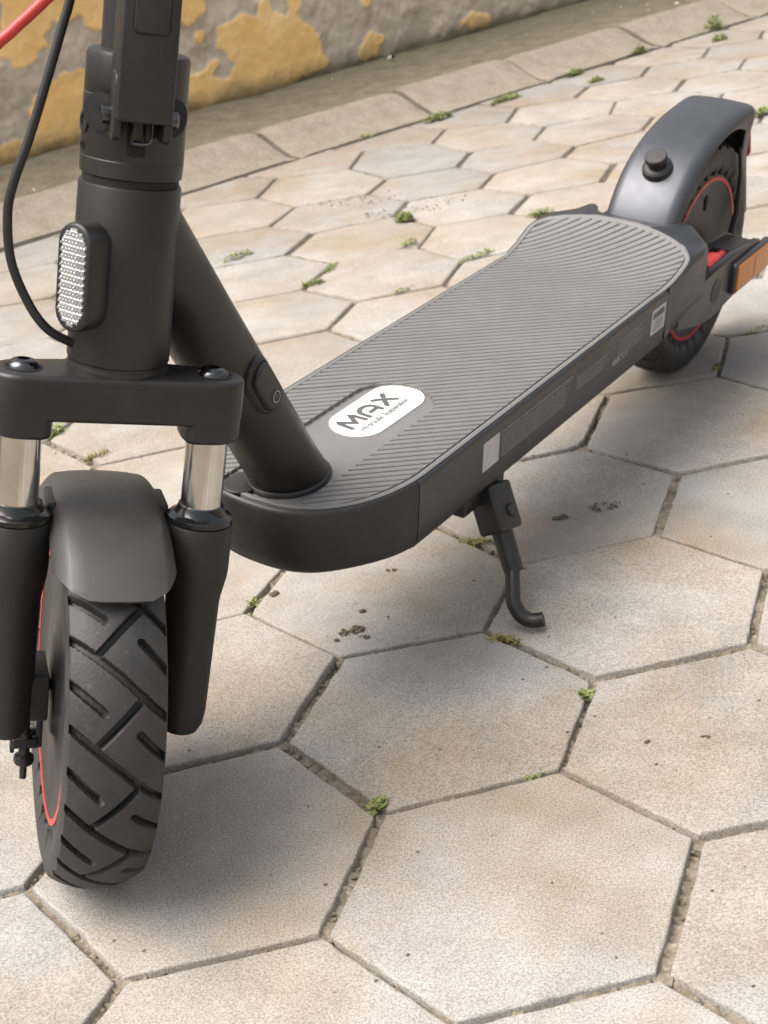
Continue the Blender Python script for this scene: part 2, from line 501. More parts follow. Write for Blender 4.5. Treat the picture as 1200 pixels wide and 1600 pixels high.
def paver_mesh(poly, near, idx):
    """a slab with a jittered, worn rim; poly is counter-clockwise"""
    pts = []
    n = len(poly)
    sub = 14 if near else 5
    for i in range(n):
        a = poly[i]; b = poly[(i + 1) % n]
        L = (b - a).length
        m = max(1, int(round(sub * L / SIDE)))
        for k in range(m):
            t = k / m
            p = a + (b - a) * t
            pts.append((p.x, p.y))
    arr = np.array(pts)
    jit = (vnoise(arr[:, 0] * 90 + idx * 7.1, arr[:, 1] * 90, idx) - 0.5) * 0.0012 + (vnoise(arr[:, 0] * 260, arr[:, 1] * 260 + idx * 3.3, idx + 9) - 0.5) * 0.0010
    chip = np.maximum(0, vnoise(arr[:, 0] * 34 + 11, arr[:, 1] * 34 + idx, idx + 3) - 0.86) * 0.030
    base = inset(pts, 0.0)
    def ring(d, z, k):
        q = inset(pts, d)
        cx = arr.mean(0)
        res = []
        for i, p in enumerate(q):
            v = np.array(p); dirc = cx - v; dirc /= (np.linalg.norm(dirc) + 1e-9)
            v = v + dirc * (jit[i] * k + chip[i] * k + 0.0005)
            res.append((v[0], v[1], z))
        return res
    mb = MB()
    if near:
        prof = [(0.0, -0.03), (0.0, -0.0016), (0.0004, -0.0006), (0.0011, -0.0001), (0.0022, 0.0), (0.005, 0.0)]
    else:
        prof = [(0.0, -0.02), (0.0, -0.003), (0.0016, -0.0007), (0.004, 0.0)]
    rings = [ring(d, z, 1.0 if i < 5 else 0.4) for i, (d, z) in enumerate(prof)]
    mb.loft(rings, cap0=False, cap1=True)
    return mb

GAP = 0.0036
EG = {}
def edge_gap(a, b):
    k = tuple(sorted(((a[0] + 0.0, a[1] + 0.0), (b[0] + 0.0, b[1] + 0.0))))
    if k not in EG:
        EG[k] = random.choice([0.0018, 0.0024, 0.0030, 0.0034, 0.0038, 0.0044])
        if abs((a[0] + b[0]) / 2 - 1.5) < .05 and abs((a[1] + b[1]) / 2 - 1.73) < .05: EG[k] = 0.0008
    return EG[k]
PAVERS = []
count = 0
cells = []
for i in range(-14, 24):
    for j in range(-16, 24):
        cx, cy = 1.5 * i, S3 * (j + i / 2)
        X, Y = cx * SIDE, cy * SIDE
        dk = X * KN[0] + Y * KN[1]
        # distance from the middle of the view
        if dk > KERB_D + 0.10: continue
        u = (X - 0.15) * 0.97 - (Y) * 0.10
        if Y < -0.75 or abs(X - (0.02 + max(Y, 0) * 0.20)) > 0.62 + 0.32 * max(Y, 0): continue
        cells.append((math.hypot(X - CAM_P[0], Y - CAM_P[1]), i, j, cx, cy))
cells.sort()
for _, i, j, cx, cy in cells[:296]:
    poly = [lat_vertex(cx + math.cos(R(60 * k)), cy + math.sin(R(60 * k))).copy() for k in range(6)]
    poly = clip(poly, KN[0], KN[1], KERB_D - 0.006)
    if len(poly) < 3: continue
    area = 0.5 * sum(poly[k].x * poly[(k + 1) % len(poly)].y - poly[(k + 1) % len(poly)].x * poly[k].y for k in range(len(poly)))
    if area < 0.002: continue
    c = sum(poly, Vector((0, 0))) / len(poly)
    loc = [p - c for p in poly]
    if len(poly) == 6:
        keys = [(round(cx + math.cos(R(60 * k)), 2), round(cy + math.sin(R(60 * k)), 2)) for k in range(6)]
        gs = [edge_gap(keys[k], keys[(k + 1) % 6]) for k in range(6)]
        new = []
        for k in range(6):
            p0, p1, p2 = loc[k - 1], loc[k], loc[(k + 1) % 6]
            d0 = (p1 - p0).normalized(); d1 = (p2 - p1).normalized()
            n0 = Vector((-d0.y, d0.x)); n1 = Vector((-d1.y, d1.x))
            # intersect the two shifted edges
            m = Matrix(((n0.x, n0.y), (n1.x, n1.y)))
            new.append(m.inverted() @ Vector((n0.dot(p1) + gs[k - 1], n1.dot(p1) + gs[k])))
        loc = new
    else:
        loc = [Vector(q) for q in inset([(p.x, p.y) for p in loc], GAP)]
    near = c.y < 0.75
    o = obj('hexagonal_paver', paver_mesh(loc, near, count), 'concrete', pave_root, smooth=True, ang=50)
    tl = 0.0035 if near else 0.006
    if near and c.y < 0.1: tl = 0.002
    o.rotation_euler = (random.uniform(-tl, tl), random.uniform(-tl, tl), 0)
    o.location = (c.x, c.y, random.uniform(-0.0014, 0.0006) if c.y > -0.2 else random.uniform(-0.0008, 0.0004))
    PAVERS.append(o); count += 1

# sandy filling in the joints: one strip per joint, broken into cracked lumps
jm = MB()
edges = {}
for _, i, j, cx, cy in cells[:296]:
    ks = [(cx + math.cos(R(60 * k)), cy + math.sin(R(60 * k))) for k in range(6)]
    for k in range(6):
        a, b = ks[k], ks[(k + 1) % 6]
        ka, kb = (round(a[0], 2), round(a[1], 2)), (round(b[0], 2), round(b[1], 2))
        edges[tuple(sorted((ka, kb)))] = (lat_vertex(*a), lat_vertex(*b))
for e, (a, b) in edges.items():
    mid = (a + b) / 2
    if mid.x * KN[0] + mid.y * KN[1] > KERB_D: continue
    far = mid.y > 0.9
    nu, nv = (16, 3) if far else (72, 7)
    d = (b - a); L = d.length; d = d.normalized(); nrm = Vector((-d.y, d.x))
    us = np.linspace(-0.004, L + 0.004, nu)
    # lumps
    brk = np.cumsum(rng.uniform(0.006, 0.024, 40)); seg = np.searchsorted(brk, us)
    hs = rng.uniform(-0.0066, -0.0028, 60)[seg] if not far else rng.uniform(-0.0022, 0.0004, 60)[seg]
    cr = np.min(np.abs(us[:, None] - brk[None, :]), axis=1)
    hs = hs - 0.0035 * np.exp(-(cr / 0.0009) ** 2)
    W = 0.0085 if not far else 0.0095
    vs, fs = [], []
    for q in range(nu):
        for w in range(nv):
            t = (w / (nv - 1) * 2 - 1)
            p = a + d * us[q] + nrm * (t * W)
            h = hs[q] + (float(vnoise(np.array([p.x * 300.]), np.array([p.y * 300.]), 5)[0]) - 0.5) * 0.0045 - 0.0015 * (1 - abs(t))
            vs.append((p.x, p.y, h if abs(t) < 0.99 else -0.013))
    for q in range(nu - 1):
        for w in range(nv - 1):
            s = q * nv + w
            fs.append((s, s + nv, s + nv + 1, s + 1))
    jm.add(vs, fs)
jf = obj('joint_filling', jm, 'mortar', pave_root, smooth=True, ang=50, fix=False)
tag(jf, 'cracked sandy filling in the joints between the pavers', kind='stuff')

# kerb stones along the yellow wall
kerb_joints = [-1.3, -0.93, -0.55, -0.17, 0.19, 0.47, 0.83, 1.189, 1.568, 1.902, 2.293, 2.661, 3.03, 3.4, 3.77]
kerb = empty('kerb', Matrix.Identity(4))
tag(kerb, 'low row of sloping concrete kerb stones along the pavement edge', 'kerb', kind='structure')
def kp(t, d, z):
    return (KT[0] * t + KN[0] * d, KT[1] * t + KN[1] * d, z)
for i in range(len(kerb_joints) - 1):
    t0, t1 = kerb_joints[i] + 0.006, kerb_joints[i + 1] - 0.006
    n = 14
    dz = random.uniform(-0.004, 0.004); dd = random.uniform(-0.006, 0.006)
    rings = []
    for k in range(n + 1):
        t = t0 + (t1 - t0) * k / n
        e = 0.004 if k in (0, n) else 0.0
        w = (float(vnoise(np.array([t * 22.]), np.array([1.7]), 3)[0]) - .5) * 0.006
        pr = [(KERB_D - 0.004 + dd + w, -0.03), (KERB_D - 0.004 + dd + w, 0.003), (KERB_D + 0.004 + dd + w, 0.006), (KERB_D + 0.022 + dd, 0.006),
              (KERB_D + 0.055 + dd, 0.017 + dz), (KERB_D + 0.100 + dd, 0.038 + dz), (KERB_D + 0.116 + dd, 0.044 + dz), (KERB_D + 0.135, 0.045 + dz), (KERB_D + 0.152, 0.040), (KERB_D + 0.152, -0.03)]
        rings.append([kp(t, a, z - e) for a, z in pr])
    kb_ = MB().loft(rings)
    obj('kerb_stone', kb_, 'kerb', kerb, ang=28)

# strip of dirty concrete between kerb and wall
sm = MB()
ts = np.linspace(-2.2, 4.4, 160); ds = np.linspace(KERB_D + 0.118, KERB_D + 1.2, 40)
T, D = np.meshgrid(ts, ds, indexing='ij')
Z = 0.0375 + (fbm(T * 6, D * 6, 4) - .5) * 0.010 + (D - KERB_D - .118) * 0.02
vs = [kp(T[a, b], D[a, b], Z[a, b]) for a in range(160) for b in range(40)]
fs = [(a * 40 + b, (a + 1) * 40 + b, (a + 1) * 40 + b + 1, a * 40 + b + 1) for a in range(159) for b in range(39)]
sm.add(vs, fs)
tag(obj('pavement_strip', sm, 'strip', fix=False), 'narrow dirty mossy concrete strip between kerb and wall', 'pavement', kind='structure')

# ------------------------------------------------------------------ yellow wall with flaking plaster
WA = math.atan(0.63895); WT = np.array([math.cos(WA), math.sin(WA)]); WN = np.array([-math.sin(WA), math.cos(WA)]); W0 = np.array([0, 2.5113])
PATCH = [
 [[-0.395, 0.354], [-0.423, 0.251], [-0.396, 0.23], [-0.376, 0.221], [-0.357, 0.225], [-0.338, 0.235], [-0.311, 0.251], [-0.315, 0.27], [-0.284, 0.29], [-0.244, 0.288], [-0.225, 0.289], [-0.202, 0.268], [-0.186, 0.255], [-0.161, 0.255], [0.012, 0.229], [0.051, 0.228], [0.09, 0.249], [0.099, 0.268], [0.117, 0.345], [0.2, 0.60], [-0.2, 0.75], [-0.7, 0.6], [-0.8, 0.3], [-0.55, 0.22], [-0.42, 0.30]],
 [[-0.75, 0.03], [-0.70, 0.13], [-0.55, 0.10], [-0.468, 0.088], [-0.432, 0.094], [-0.414, 0.08], [-0.379, 0.101], [-0.389, 0.128], [-0.375, 0.159], [-0.342, 0.156], [-0.328, 0.187], [-0.287, 0.188], [-0.244, 0.194], [-0.199, 0.16], [-0.041, 0.139], [0.022, 0.121], [0.064, 0.127], [0.076, 0.139], [0.101, 0.139], [0.106, 0.13], [0.089, 0.112], [0.101, 0.095], [0.13, 0.099], [0.149, 0.124], [0.129, 0.148], [0.104, 0.165], [0.11, 0.204], [0.156, 0.213], [0.203, 0.223], [0.213, 0.209], [0.231, 0.204], [0.236, 0.239], [0.264, 0.249], [0.28, 0.217], [0.303, 0.196], [0.355, 0.189], [0.371, 0.166], [0.4, 0.135], [0.405, 0.093], [0.422, 0.072], [0.406, 0.062], [0.336, 0.055], [0.265, 0.03], [0.196, 0.02], [0.097, 0.0], [0.0, 0.0], [-0.4, 0.0], [-0.75, 0.0]],
 [[0.517, 0.077], [0.544, 0.103], [0.567, 0.109], [0.606, 0.099], [0.6, 0.082], [0.583, 0.074], [0.572, 0.055], [0.535, 0.05], [0.507, 0.058]],
 [[0.317, 0.25], [0.35, 0.33], [0.366, 0.241], [0.355, 0.204], [0.325, 0.206]],
 [[0.054, 0.205], [0.076, 0.206], [0.076, 0.192], [0.061, 0.183], [0.054, 0.191]],
 [[0.865, 0.082], [0.922, 0.101], [0.983, 0.078], [0.969, 0.05], [0.913, 0.047]],
 [[0.548, 0.2], [0.575, 0.19], [0.573, 0.18], [0.558, 0.175], [0.545, 0.185]]]
def poly_sd(px, py, poly):
    """signed distance, positive inside"""
    P = np.array(poly); ins = np.zeros(px.shape, bool); dm = np.full(px.shape, 9.0)
    for k in range(len(P)):
        x1, y1 = P[k]; x2, y2 = P[(k + 1) % len(P)]
        c = ((y1 > py) != (y2 > py)) & (px < (x2 - x1) * (py - y1) / ((y2 - y1) or 1e-9) + x1)
        ins ^= c
        dx, dy = x2 - x1, y2 - y1
        t = np.clip(((px - x1) * dx + (py - y1) * dy) / (dx * dx + dy * dy), 0, 1)
        dm = np.minimum(dm, np.hypot(px - x1 - t * dx, py - y1 - t * dy))
    return np.where(ins, dm, -dm)
def wall_mesh():
    # fine grid where the camera sees it, coarse beyond
    tt = np.concatenate([np.linspace(-3.2, -0.75, 14)[:-1], np.arange(-0.75, 1.5, 0.0045), np.linspace(1.5, 5.2, 18)])
    hh = np.concatenate([np.arange(0.0, 0.46, 0.0045), np.linspace(0.46, 1.25, 14)])
    T, H = np.meshgrid(tt, hh, indexing='ij')
    sd = np.full(T.shape, -9.0)
    wob = (fbm(T * 45, H * 45, 21, 4) - 0.47) * 0.030
    for p in PATCH: sd = np.maximum(sd, poly_sd(T, H, p))
    far = (T > 0.75) | (H > 0.44) | (T < -0.6)
    rnd = (fbm(T * 2.6 + 3, H * 2.6, 31, 5) - 0.52) * 0.5
    sd = np.where(far, np.maximum(sd, np.where((H > .30) | (T < -.6), rnd, -9)), sd)
    sd = sd + wob
    m = np.clip(sd / 0.004 + 0.5, 0, 1)
    rough = (fbm(T * 14, H * 14, 41, 5) - 0.5)
    depth = 0.0026 * m + rough * 0.020 * (1 - m) + rough * 0.007 * m + (fbm(T * 90, H * 90, 51, 3) - .5) * 0.004 * (1 - m * 0.6)
    # lip of paint curling slightly off the wall
    depth += 0.0006 * np.exp(-((sd - 0.003) / 0.003) ** 2) * (sd > 0)
    # broken foot of the wall
    foot = np.clip(1 - (H - 0.035 - 0.03 * (fbm(T * 9, T * 0 + 2, 61, 4) - .5)) / 0.022, 0, 1)
    depth -= 0.016 * foot * (fbm(T * 18, H * 30, 71, 4))
    X = W0[0] + WT[0] * T - WN[0] * depth; Y = W0[1] + WT[1] * T - WN[1] * depth
    nt_, nh = T.shape
    me = bpy.data.meshes.new('yellow_wall')
    V = np.stack([X, Y, H + 0.0], -1).reshape(-1, 3)
    a = np.arange(nt_ * nh).reshape(nt_, nh)
    q = np.stack([a[:-1, :-1], a[1:, :-1], a[1:, 1:], a[:-1, 1:]], -1).reshape(-1, 4)
    # thickness: a back face and a coping
    nb = len(V)
    back = []
    for (t_, h_) in ((tt[0], 0), (tt[-1], 0), (tt[-1], hh[-1]), (tt[0], hh[-1])):
        back.append((W0[0] + WT[0] * t_ + WN[0] * 0.3, W0[1] + WT[1] * t_ + WN[1] * 0.3, h_))
    faces = [tuple(map(int, f)) for f in q]
    faces += [(nb + 1, nb, nb + 3, nb + 2)]
    faces.append(tuple([int(a[k, -1]) for k in range(nt_)] + [nb + 2, nb + 3]))
    faces.append(tuple([int(a[0, k]) for k in range(nh - 1, -1, -1)] + [nb, nb + 3]))
    faces.append(tuple([int(a[-1, k]) for k in range(nh)] + [nb + 2, nb + 1]))
    me.from_pydata([tuple(p) for p in V] + back, [], faces)
    at = me.attributes.new('paint', 'FLOAT', 'POINT')
    at.data.foreach_set('value', np.concatenate([m.reshape(-1), np.zeros(4)]).astype(np.float32))
    return me
wall = obj('plaster_wall', wall_mesh(), 'wall', ang=60)
tag(wall, 'old wall with flaking yellow plaster over bare grey render', 'wall')

# ------------------------------------------------------------------ the scooter
RW = 0.127
PSI, PHI, TAU = 3.9504, -0.1766, -0.0023
Wd, HD, TH = 0.0845, 0.1843, 0.0564
XB, TH2 = 0.7105, 1.0088
XH, ZH, THE, HT, DL = 0.8779, 0.3346, 1.364, 0.1031, 0.8432
HB, OB, AW, OW = 0.0542, 0.0116, 0.2169, -0.0124
YR, RR = 0.0243, 0.086
Bm = Matrix.Rotation(PSI, 3, 'Z') @ Matrix.Rotation(PHI, 3, 'X') @ Matrix.Rotation(TAU, 3, 'Y')
AX = Vector((0.40919544, 0.57975941, 0.12546202))
ROOT = Matrix.Translation(AX) @ Bm.to_4x4() @ Matrix.Translation((0, 0, -RW))
sc = empty('electric_scooter', ROOT)
tag(sc, 'dark grey electric kick scooter leaning on its kickstand over the hexagonal paving', 'scooter')
ca, sa = math.cos(THE), math.sin(THE)
a_ax = Vector((-ca, 0, sa)); f0 = Vector((sa, 0, ca)); l0 = Vector((0, 1, 0))
HEAD = Matrix.Translation((XH, 0, ZH)) @ Matrix((f0, l0, a_ax)).transposed().to_4x4()
rot = Matrix.Rotation(DL, 3, a_ax)
STEER = Matrix.Translation((XH, 0, ZH)) @ Matrix((rot @ f0, rot @ l0, a_ax)).transposed().to_4x4()
AXLE_F = STEER @ Matrix.Translation((OW, 0, -AW))
AXLE_R = Matrix.Translation((0, 0, RW))

# --- wheels ---------------------------------------------------------------
def tyre_mesh(NA=1000, NL=74):
    NP = 15; per = 2 * math.pi * RW / NP
    ls, rs = [], []
    side = [(-0.0175, 0.0895), (-0.0205, 0.0905), (-0.0238, 0.0930), (-0.0268, 0.0975), (-0.0285, 0.1035), (-0.0290, 0.1090), (-0.0284, 0.1140), (-0.0275, 0.1170)]
    for l, r in side: ls.append(l); rs.append(r)
    for k in range(NL):
        l = -0.0270 + 0.054 * k / (NL - 1)
        ls.append(l); rs.append(RW - 0.0082 * (abs(l) / 0.027) ** 2.2)
    for l, r in side[::-1]: ls.append(-l); rs.append(r)
    ls = np.array(ls); rs = np.array(rs)
    th = np.arange(NA) / NA * 2 * math.pi
    TH_, L_ = np.meshgrid(th, ls, indexing='ij')
    Rr = np.repeat(rs[None, :], NA, 0)
    v = (TH_ + R(39)) * NP / (2 * math.pi)
    x = L_ / 0.0262
    dmin = np.full(TH_.shape, 9.0)
    segs = [((-1.1, -0.04), (0.02, 0.42)), ((0.02, 0.42), (1.1, 0.92)), ((0.53, -0.36), (-0.49, 0.19)), ((-1.1, 0.46), (-0.33, 0.80)), ((0.45, 0.05), (1.1, 0.40))]
    for (u1, v1), (u2, v2) in segs:
        for sh in (-1, 0, 1):
            vv = v - np.floor(v)
            ax_, ay_ = u1 * 26.2, (v1 + sh) * per * 1000; bx_, by_ = u2 * 26.2, (v2 + sh) * per * 1000
            px, py = x * 26.2, vv * per * 1000
            dx, dy = bx_ - ax_, by_ - ay_
            t = np.clip(((px - ax_) * dx + (py - ay_) * dy) / (dx * dx + dy * dy), 0, 1)
            dmin = np.minimum(dmin, np.hypot(px - ax_ - t * dx, py - ay_ - t * dy))
    g = np.clip((2.40 - dmin) / 0.7, 0, 1); g = g * g * (3 - 2 * g)
    tread = (np.abs(L_) < 0.02705)
    Rr = Rr - 0.0060 * g * tread
    Xf = Rr * np.cos(TH_); Zu = -Rr * np.sin(TH_)
    V = np.stack([Xf, L_, Zu], -1).reshape(-1, 3)
    n = len(ls); a = np.arange(NA * n).reshape(NA, n); b = np.roll(a, -1, 0)
    q = np.stack([a[:, :-1], a[:, 1:], b[:, 1:], b[:, :-1]], -1).reshape(-1, 4)
    q2 = np.stack([a[:, -1], a[:, 0], b[:, 0], b[:, -1]], -1)
    me = bpy.data.meshes.new('tyre')
    me.from_pydata(V.tolist(), [], np.concatenate([q, q2]).tolist())
    bm = bmesh.new(); bm.from_mesh(me); bmesh.ops.recalc_face_normals(bm, faces=bm.faces); bm.to_mesh(me); bm.free()
    return me
TYRE = tyre_mesh()

def wheel(name, mtx, spin=0.0):
    rim = MB()
    pr = [(0.012, -0.0262), (0.030, -0.0262), (0.034, -0.0240), (0.066, -0.0225), (0.078, -0.0240), (0.0815, -0.0252), (0.0905, -0.0250), (0.0925, -0.0235), (0.0925, 0.0235), (0.0905, 0.0250), (0.0815, 0.0252), (0.078, 0.0240), (0.066, 0.0225), (0.034, 0.0240), (0.030, 0.0262), (0.012, 0.0262)]
    rim.lathe(pr, axis=(0, 1, 0), seg=96)
    w = obj(name, rim, 'plastic', sc, mtx, ang=30)
    t = obj('tyre', TYRE, 'tyre', w, Matrix.Rotation(spin, 4, 'Y'), ang=40)
    for s in (-1, 1):
        ring = MB()
        ring.lathe([(0.0838, s * 0.0245), (0.0838, s * 0.0258), (0.0878, s * 0.0258), (0.0878, s * 0.0245)], axis=(0, 1, 0), seg=96, closed=True)
        obj('rim_stripe', ring, 'red', w, ang=30)
        cap = MB().lathe([(0.0, s * 0.0255), (0.016, s * 0.0300), (0.015, s * 0.0335), (0.0, s * 0.0340)], axis=(0, 1, 0), seg=6)
        obj('axle_nut', cap, 'darksteel', w, ang=30)
    hole = MB()
    hole.prism(pill(0.0, 0.062, 0.0030, 0.0085), lambda p, q, h: (p, h, q), 0.0222, 0.0242, 0.0003)
    obj('valve_slot', hole, 'gap', w, ang=30)
    return w
wheel('front_wheel', AXLE_F)
wheel('rear_wheel', AXLE_R, R(7))

# --- deck ------------------------------------------------------------------
XS = 0.672                                     # seam between deck frame and nose
def nose_x(y, w=Wd, x0=0.655, dx=0.107):
    return x0 + dx * max(0.0, 1 - abs(y / w) ** 2.5) ** 0.5
def nose_outline(w, x0, dx, n=60):
    o = []
    for k in range(n + 1):
        t = -math.pi / 2 + math.pi * k / n
        y = w * math.copysign(abs(math.sin(t)) ** 0.8, math.sin(t))
        o.append((x0 + dx * math.cos(t) ** 1.0, y))
    return o
NOSE = [p for p in nose_outline(Wd, 0.655, 0.107)]
def z_kick(x):
    return 3.6 * max(0.0, 0.253 - x) ** 2

SIDEPROF = [(0.012, -TH - 0.001), (0.0035, -TH + 0.002), (0.0008, -TH + 0.008), (0.0, -0.030), (0.0, -0.0045), (0.0006, -0.0020), (0.0015, -0.0006), (0.0027, -0.0001), (0.0036, -0.0012), (0.0050, -0.0060)]
# straight frame
fr = [(0.235, -Wd), (XS - 0.0006, -Wd), (XS - 0.0006, Wd), (0.235, Wd)]
def side_inset(poly, d):
    return [(x, y - math.copysign(d, y)) for x, y in poly]
df = MB()
half_sec = [(Wd - d, HD + z) for d, z in SIDEPROF]
sec = [(-y, z) for y, z in half_sec[::-1]] + half_sec
df.loft([[(x, y, z) for y, z in sec] for x in (0.235, XS - 0.0006)])
deck = obj('deck_frame', df, 'alloy', sc, ang=40)
# nose
seam = [(XS, -Wd), (XS, Wd)]
no = [(XS + 0.0004, -Wd)] + [p for p in NOSE if p[0] > XS + 0.004] + [(XS + 0.0004, Wd)]
NOSEPROF = [(0.022, -TH - 0.005), (0.0195, -TH - 0.004), (0.0150, -TH + 0.0005), (0.0142, -TH + 0.0010), (0.0100, -TH + 0.0022), (0.0060, -TH + 0.006), (0.0030, -0.040), (0.0004, -0.016), (0.0, -0.0045), (0.0006, -0.0020), (0.0015, -0.0006), (0.0027, -0.0001), (0.0036, -0.0012), (0.0050, -0.0060)]
zs_ = [z for d, z in SIDEPROF[:8]]; ds_ = [d for d, z in SIDEPROF[:8]]
def nose_ring(d, z):
    dsd = d if z > -0.0046 else float(np.interp(max(z, -TH - 0.001), zs_, ds_))
    q0 = inset(no, d); q1 = inset(no, dsd)
    q0[0] = q1[0] = (no[0][0], -Wd + dsd); q0[-1] = q1[-1] = (no[-1][0], Wd - dsd)
    out = []
    for p0, p1, o in zip(q0, q1, no):
        w = min(1, max(0, (o[0] - XS) / 0.065)); w = w * w * (3 - 2 * w)
        zz_ = z * w + max(z, -TH - 0.001) * (1 - w)
        out.append((p0[0] * w + p1[0] * (1 - w), p0[1] * w + p1[1] * (1 - w), HD + zz_))
    return out
nb = MB().loft([nose_ring(d, z) for d, z in NOSEPROF], closed=False)
obj('deck_nose', nb, 'plastic', sc, ang=40)
# tail housing
tl = [(0.2344, Wd), (0.215, 0.0853), (0.195, 0.0870), (0.175, 0.0876), (0.158, 0.0872), (0.145, 0.0852), (0.134, 0.0802), (0.124, 0.0725), (0.116, 0.0625), (0.1125, 0.0540), (0.1125, 0.0492), (0.1150, 0.0460), (0.1210, 0.0430), (0.1300, 0.0390), (0.1345, 0.0320), (0.1355, 0.016)]
half = tl
# smooth subdivision of the half outline
def chaikin(p, n=2):
    for _ in range(n):
        q = [p[0]]
        for a, b in zip(p[:-1], p[1:]):
            q += [(a[0] * .75 + b[0] * .25, a[1] * .75 + b[1] * .25), (a[0] * .25 + b[0] * .75, a[1] * .25 + b[1] * .75)]
        q.append(p[-1]); p = q
    return p
half = chaikin(half, 2)
TAIL = half + [(x, -y) for x, y in half[::-1]]
def tz(x, y):
    z = HD + z_kick(max(x, 0.163))
    back = max(0.0, 0.150 - x)
    return z - 0.9 * back * back / 0.05 * 0.5
MX0, MX1 = 0.163, 0.7560
def mat_halfw(x, wm=Wd - 0.0034):
    k = min(1, max(0, (0.262 - x) / 0.06))
    w = wm + 0.0030 * k * k * (3 - 2 * k)
    if x < MX0 + 0.032:
        s_ = min(1, (MX0 + 0.032 - x) / 0.032)
        w *= math.sqrt(max(0, 1 - s_ ** 2.2))
    if x > 0.655:
        k = min(1, (x - 0.655) / (MX1 - 0.655))
        w = w * max(1e-4, (1 - k * k)) ** 0.4
    return w
mo = [(MX0 + 0.032 * (1 - math.cos(R(k * 1.5))), 0) for k in range(0, 60)] + [(MX0 + 0.032 + 0.001 * k, 0) for k in range(42)]
mo = [(x, mat_halfw(x)) for x, y in mo]
mo = mo + [(x, -y) for x, y in mo[1:]]
MO = []
for x_, y_ in TAIL:
    q = min(mo, key=lambda p: math.hypot(p[0] - x_, (p[1] - y_) * 1.0))
    MO.append(q)
# the nearest points jump: even them out
for _ in range(6):
    MO = [MO[0]] + [tuple((MO[k - 1][c] + 2 * MO[k][c] + MO[k + 1][c]) / 4 for c in (0, 1)) for k in range(1, len(MO) - 1)] + [MO[-1]]
def tail_rings():
    out = []
    zb = lambda x: HD - TH + 0.002 + 0.012 * min(1, max(0, (0.235 - x) / 0.06))
    base_ = inset(TAIL, 0.006); base_[0] = (TAIL[0][0], Wd - .006); base_[-1] = (TAIL[-1][0], -Wd + .006)
    out.append([(p[0], p[1], zb(q[0])) for p, q in zip(base_, TAIL)])
    out.append([(q[0], math.copysign(min(abs(q[1]), Wd + 0.0004), q[1]), zb(q[0]) + 0.006) for q in TAIL])
    out.append([(q[0], math.copysign(min(abs(q[1]), Wd + 0.0010), q[1]), HD - 0.030) for q in TAIL])
    for k in range(6):
        t_ = k / 5 * math.pi / 2
        ring = []
        for (x, y), (mx, my) in zip(TAIL, MO):
            d = math.hypot(mx - x, my - y); R_ = min(0.011, d * 0.9)
            zt = HD + z_kick(mx) + 0.0002 - 0.22 * max(0, d - 0.012) + 0.006 * math.exp(-((abs(y) - 0.052) / 0.012) ** 2) * (1 if x < 0.136 else 0)
            f = R_ * (1 - math.cos(t_)) / d
            ring.append((x + (mx - x) * f, y + (my - y) * f, zt - R_ * (1 - math.sin(t_))))
        out.append(ring)
    out.append([(x + (mx - x) * .97, y + (my - y) * .97, HD + z_kick(mx) + 0.0003) for (x, y), (mx, my) in zip(TAIL, MO)])
    out.append([(x + (mx - x) * 1.03, y + (my - y) * 1.03, HD + z_kick(mx) - 0.0012) for (x, y), (mx, my) in zip(TAIL, MO)])
    out.append([(mx + 0.004, my * 0.97, HD + z_kick(mx) - 0.0070) for mx, my in MO])
    return out
tb = MB().loft(tail_rings(), cap0=True, cap1=False, closed=False)
obj('deck_tail', tb, 'alloy', sc, ang=45)

# rubber mat: a base sheet with a raised border, and each moulded rib on it
RIB = 0.0066
RIB_Z = HD + 0.0006
def mat_sheet():
    xs = np.concatenate([MX0 + 0.032 * (1 - np.cos(np.linspace(0.06, 1.57, 30))), np.arange(0.20, 0.66, 0.008), np.linspace(0.66, MX1, 60)])
    mb = MB()
    prof = [(0.0, -0.006), (0.0, -0.0004), (0.0008, 0.0), (0.0036, 0.0), (0.0042, -0.0004), (0.0045, -0.0026)]
    ol = [(x, mat_halfw(x)) for x in xs]
    ring = [(MX0, 0.0)] + ol + [(x, -y) for x, y in ol[::-1]][:-1]
    ring = ring[::-1]
    # counter-clockwise in plan
    ar = sum(ring[k][0] * ring[(k + 1) % len(ring)][1] - ring[(k + 1) % len(ring)][0] * ring[k][1] for k in range(len(ring)))
    if ar < 0: ring = ring[::-1]
    mb.loft([[(x, y, RIB_Z + z_kick(x) + z) for x, y in inset(ring, d)] for d, z in prof], False, False)
    n = 12
    rows = []
    for x in xs:
        w = mat_halfw(x)
        rows.append([(x, w * (2 * k / n - 1), RIB_Z + z_kick(x) - 0.0026) for k in range(n + 1)])
    mb.loft(rows, False, False, closed=False)
    return mb
mat_o = obj('rubber_mat', mat_sheet(), 'mat', sc, ang=40)
yy = np.linspace(-0.09, 0.09, 1601)
def spans(p):
    """stretches of the line x + y = p that lie on the mat, outside the badge recess"""
    x = p - yy
    hw = np.array([mat_halfw(v) if MX0 + .0002 < v < MX1 - .0003 else 0.0 for v in x])
    ok = np.abs(yy) < hw - 0.0049
    ok &= (x > MX0 + 0.0050) & (x < MX1 - 0.0055)
    x0, x1, rr, yc = 0.5765, 0.74, 0.0335, -0.0005
    tt = np.clip((x - x0) / (x1 - x0), 0, 1)
    ok &= np.hypot(x - (x0 + tt * (x1 - x0)), yy - yc) > rr
    out = []; st_ = None
    for i, o in enumerate(ok):
        if o and st_ is None: st_ = i
        if st_ is not None and (not o or i == len(ok) - 1):
            if i - st_ > 25: out.append((yy[st_], yy[i - 1]))
            st_ = None
    return out
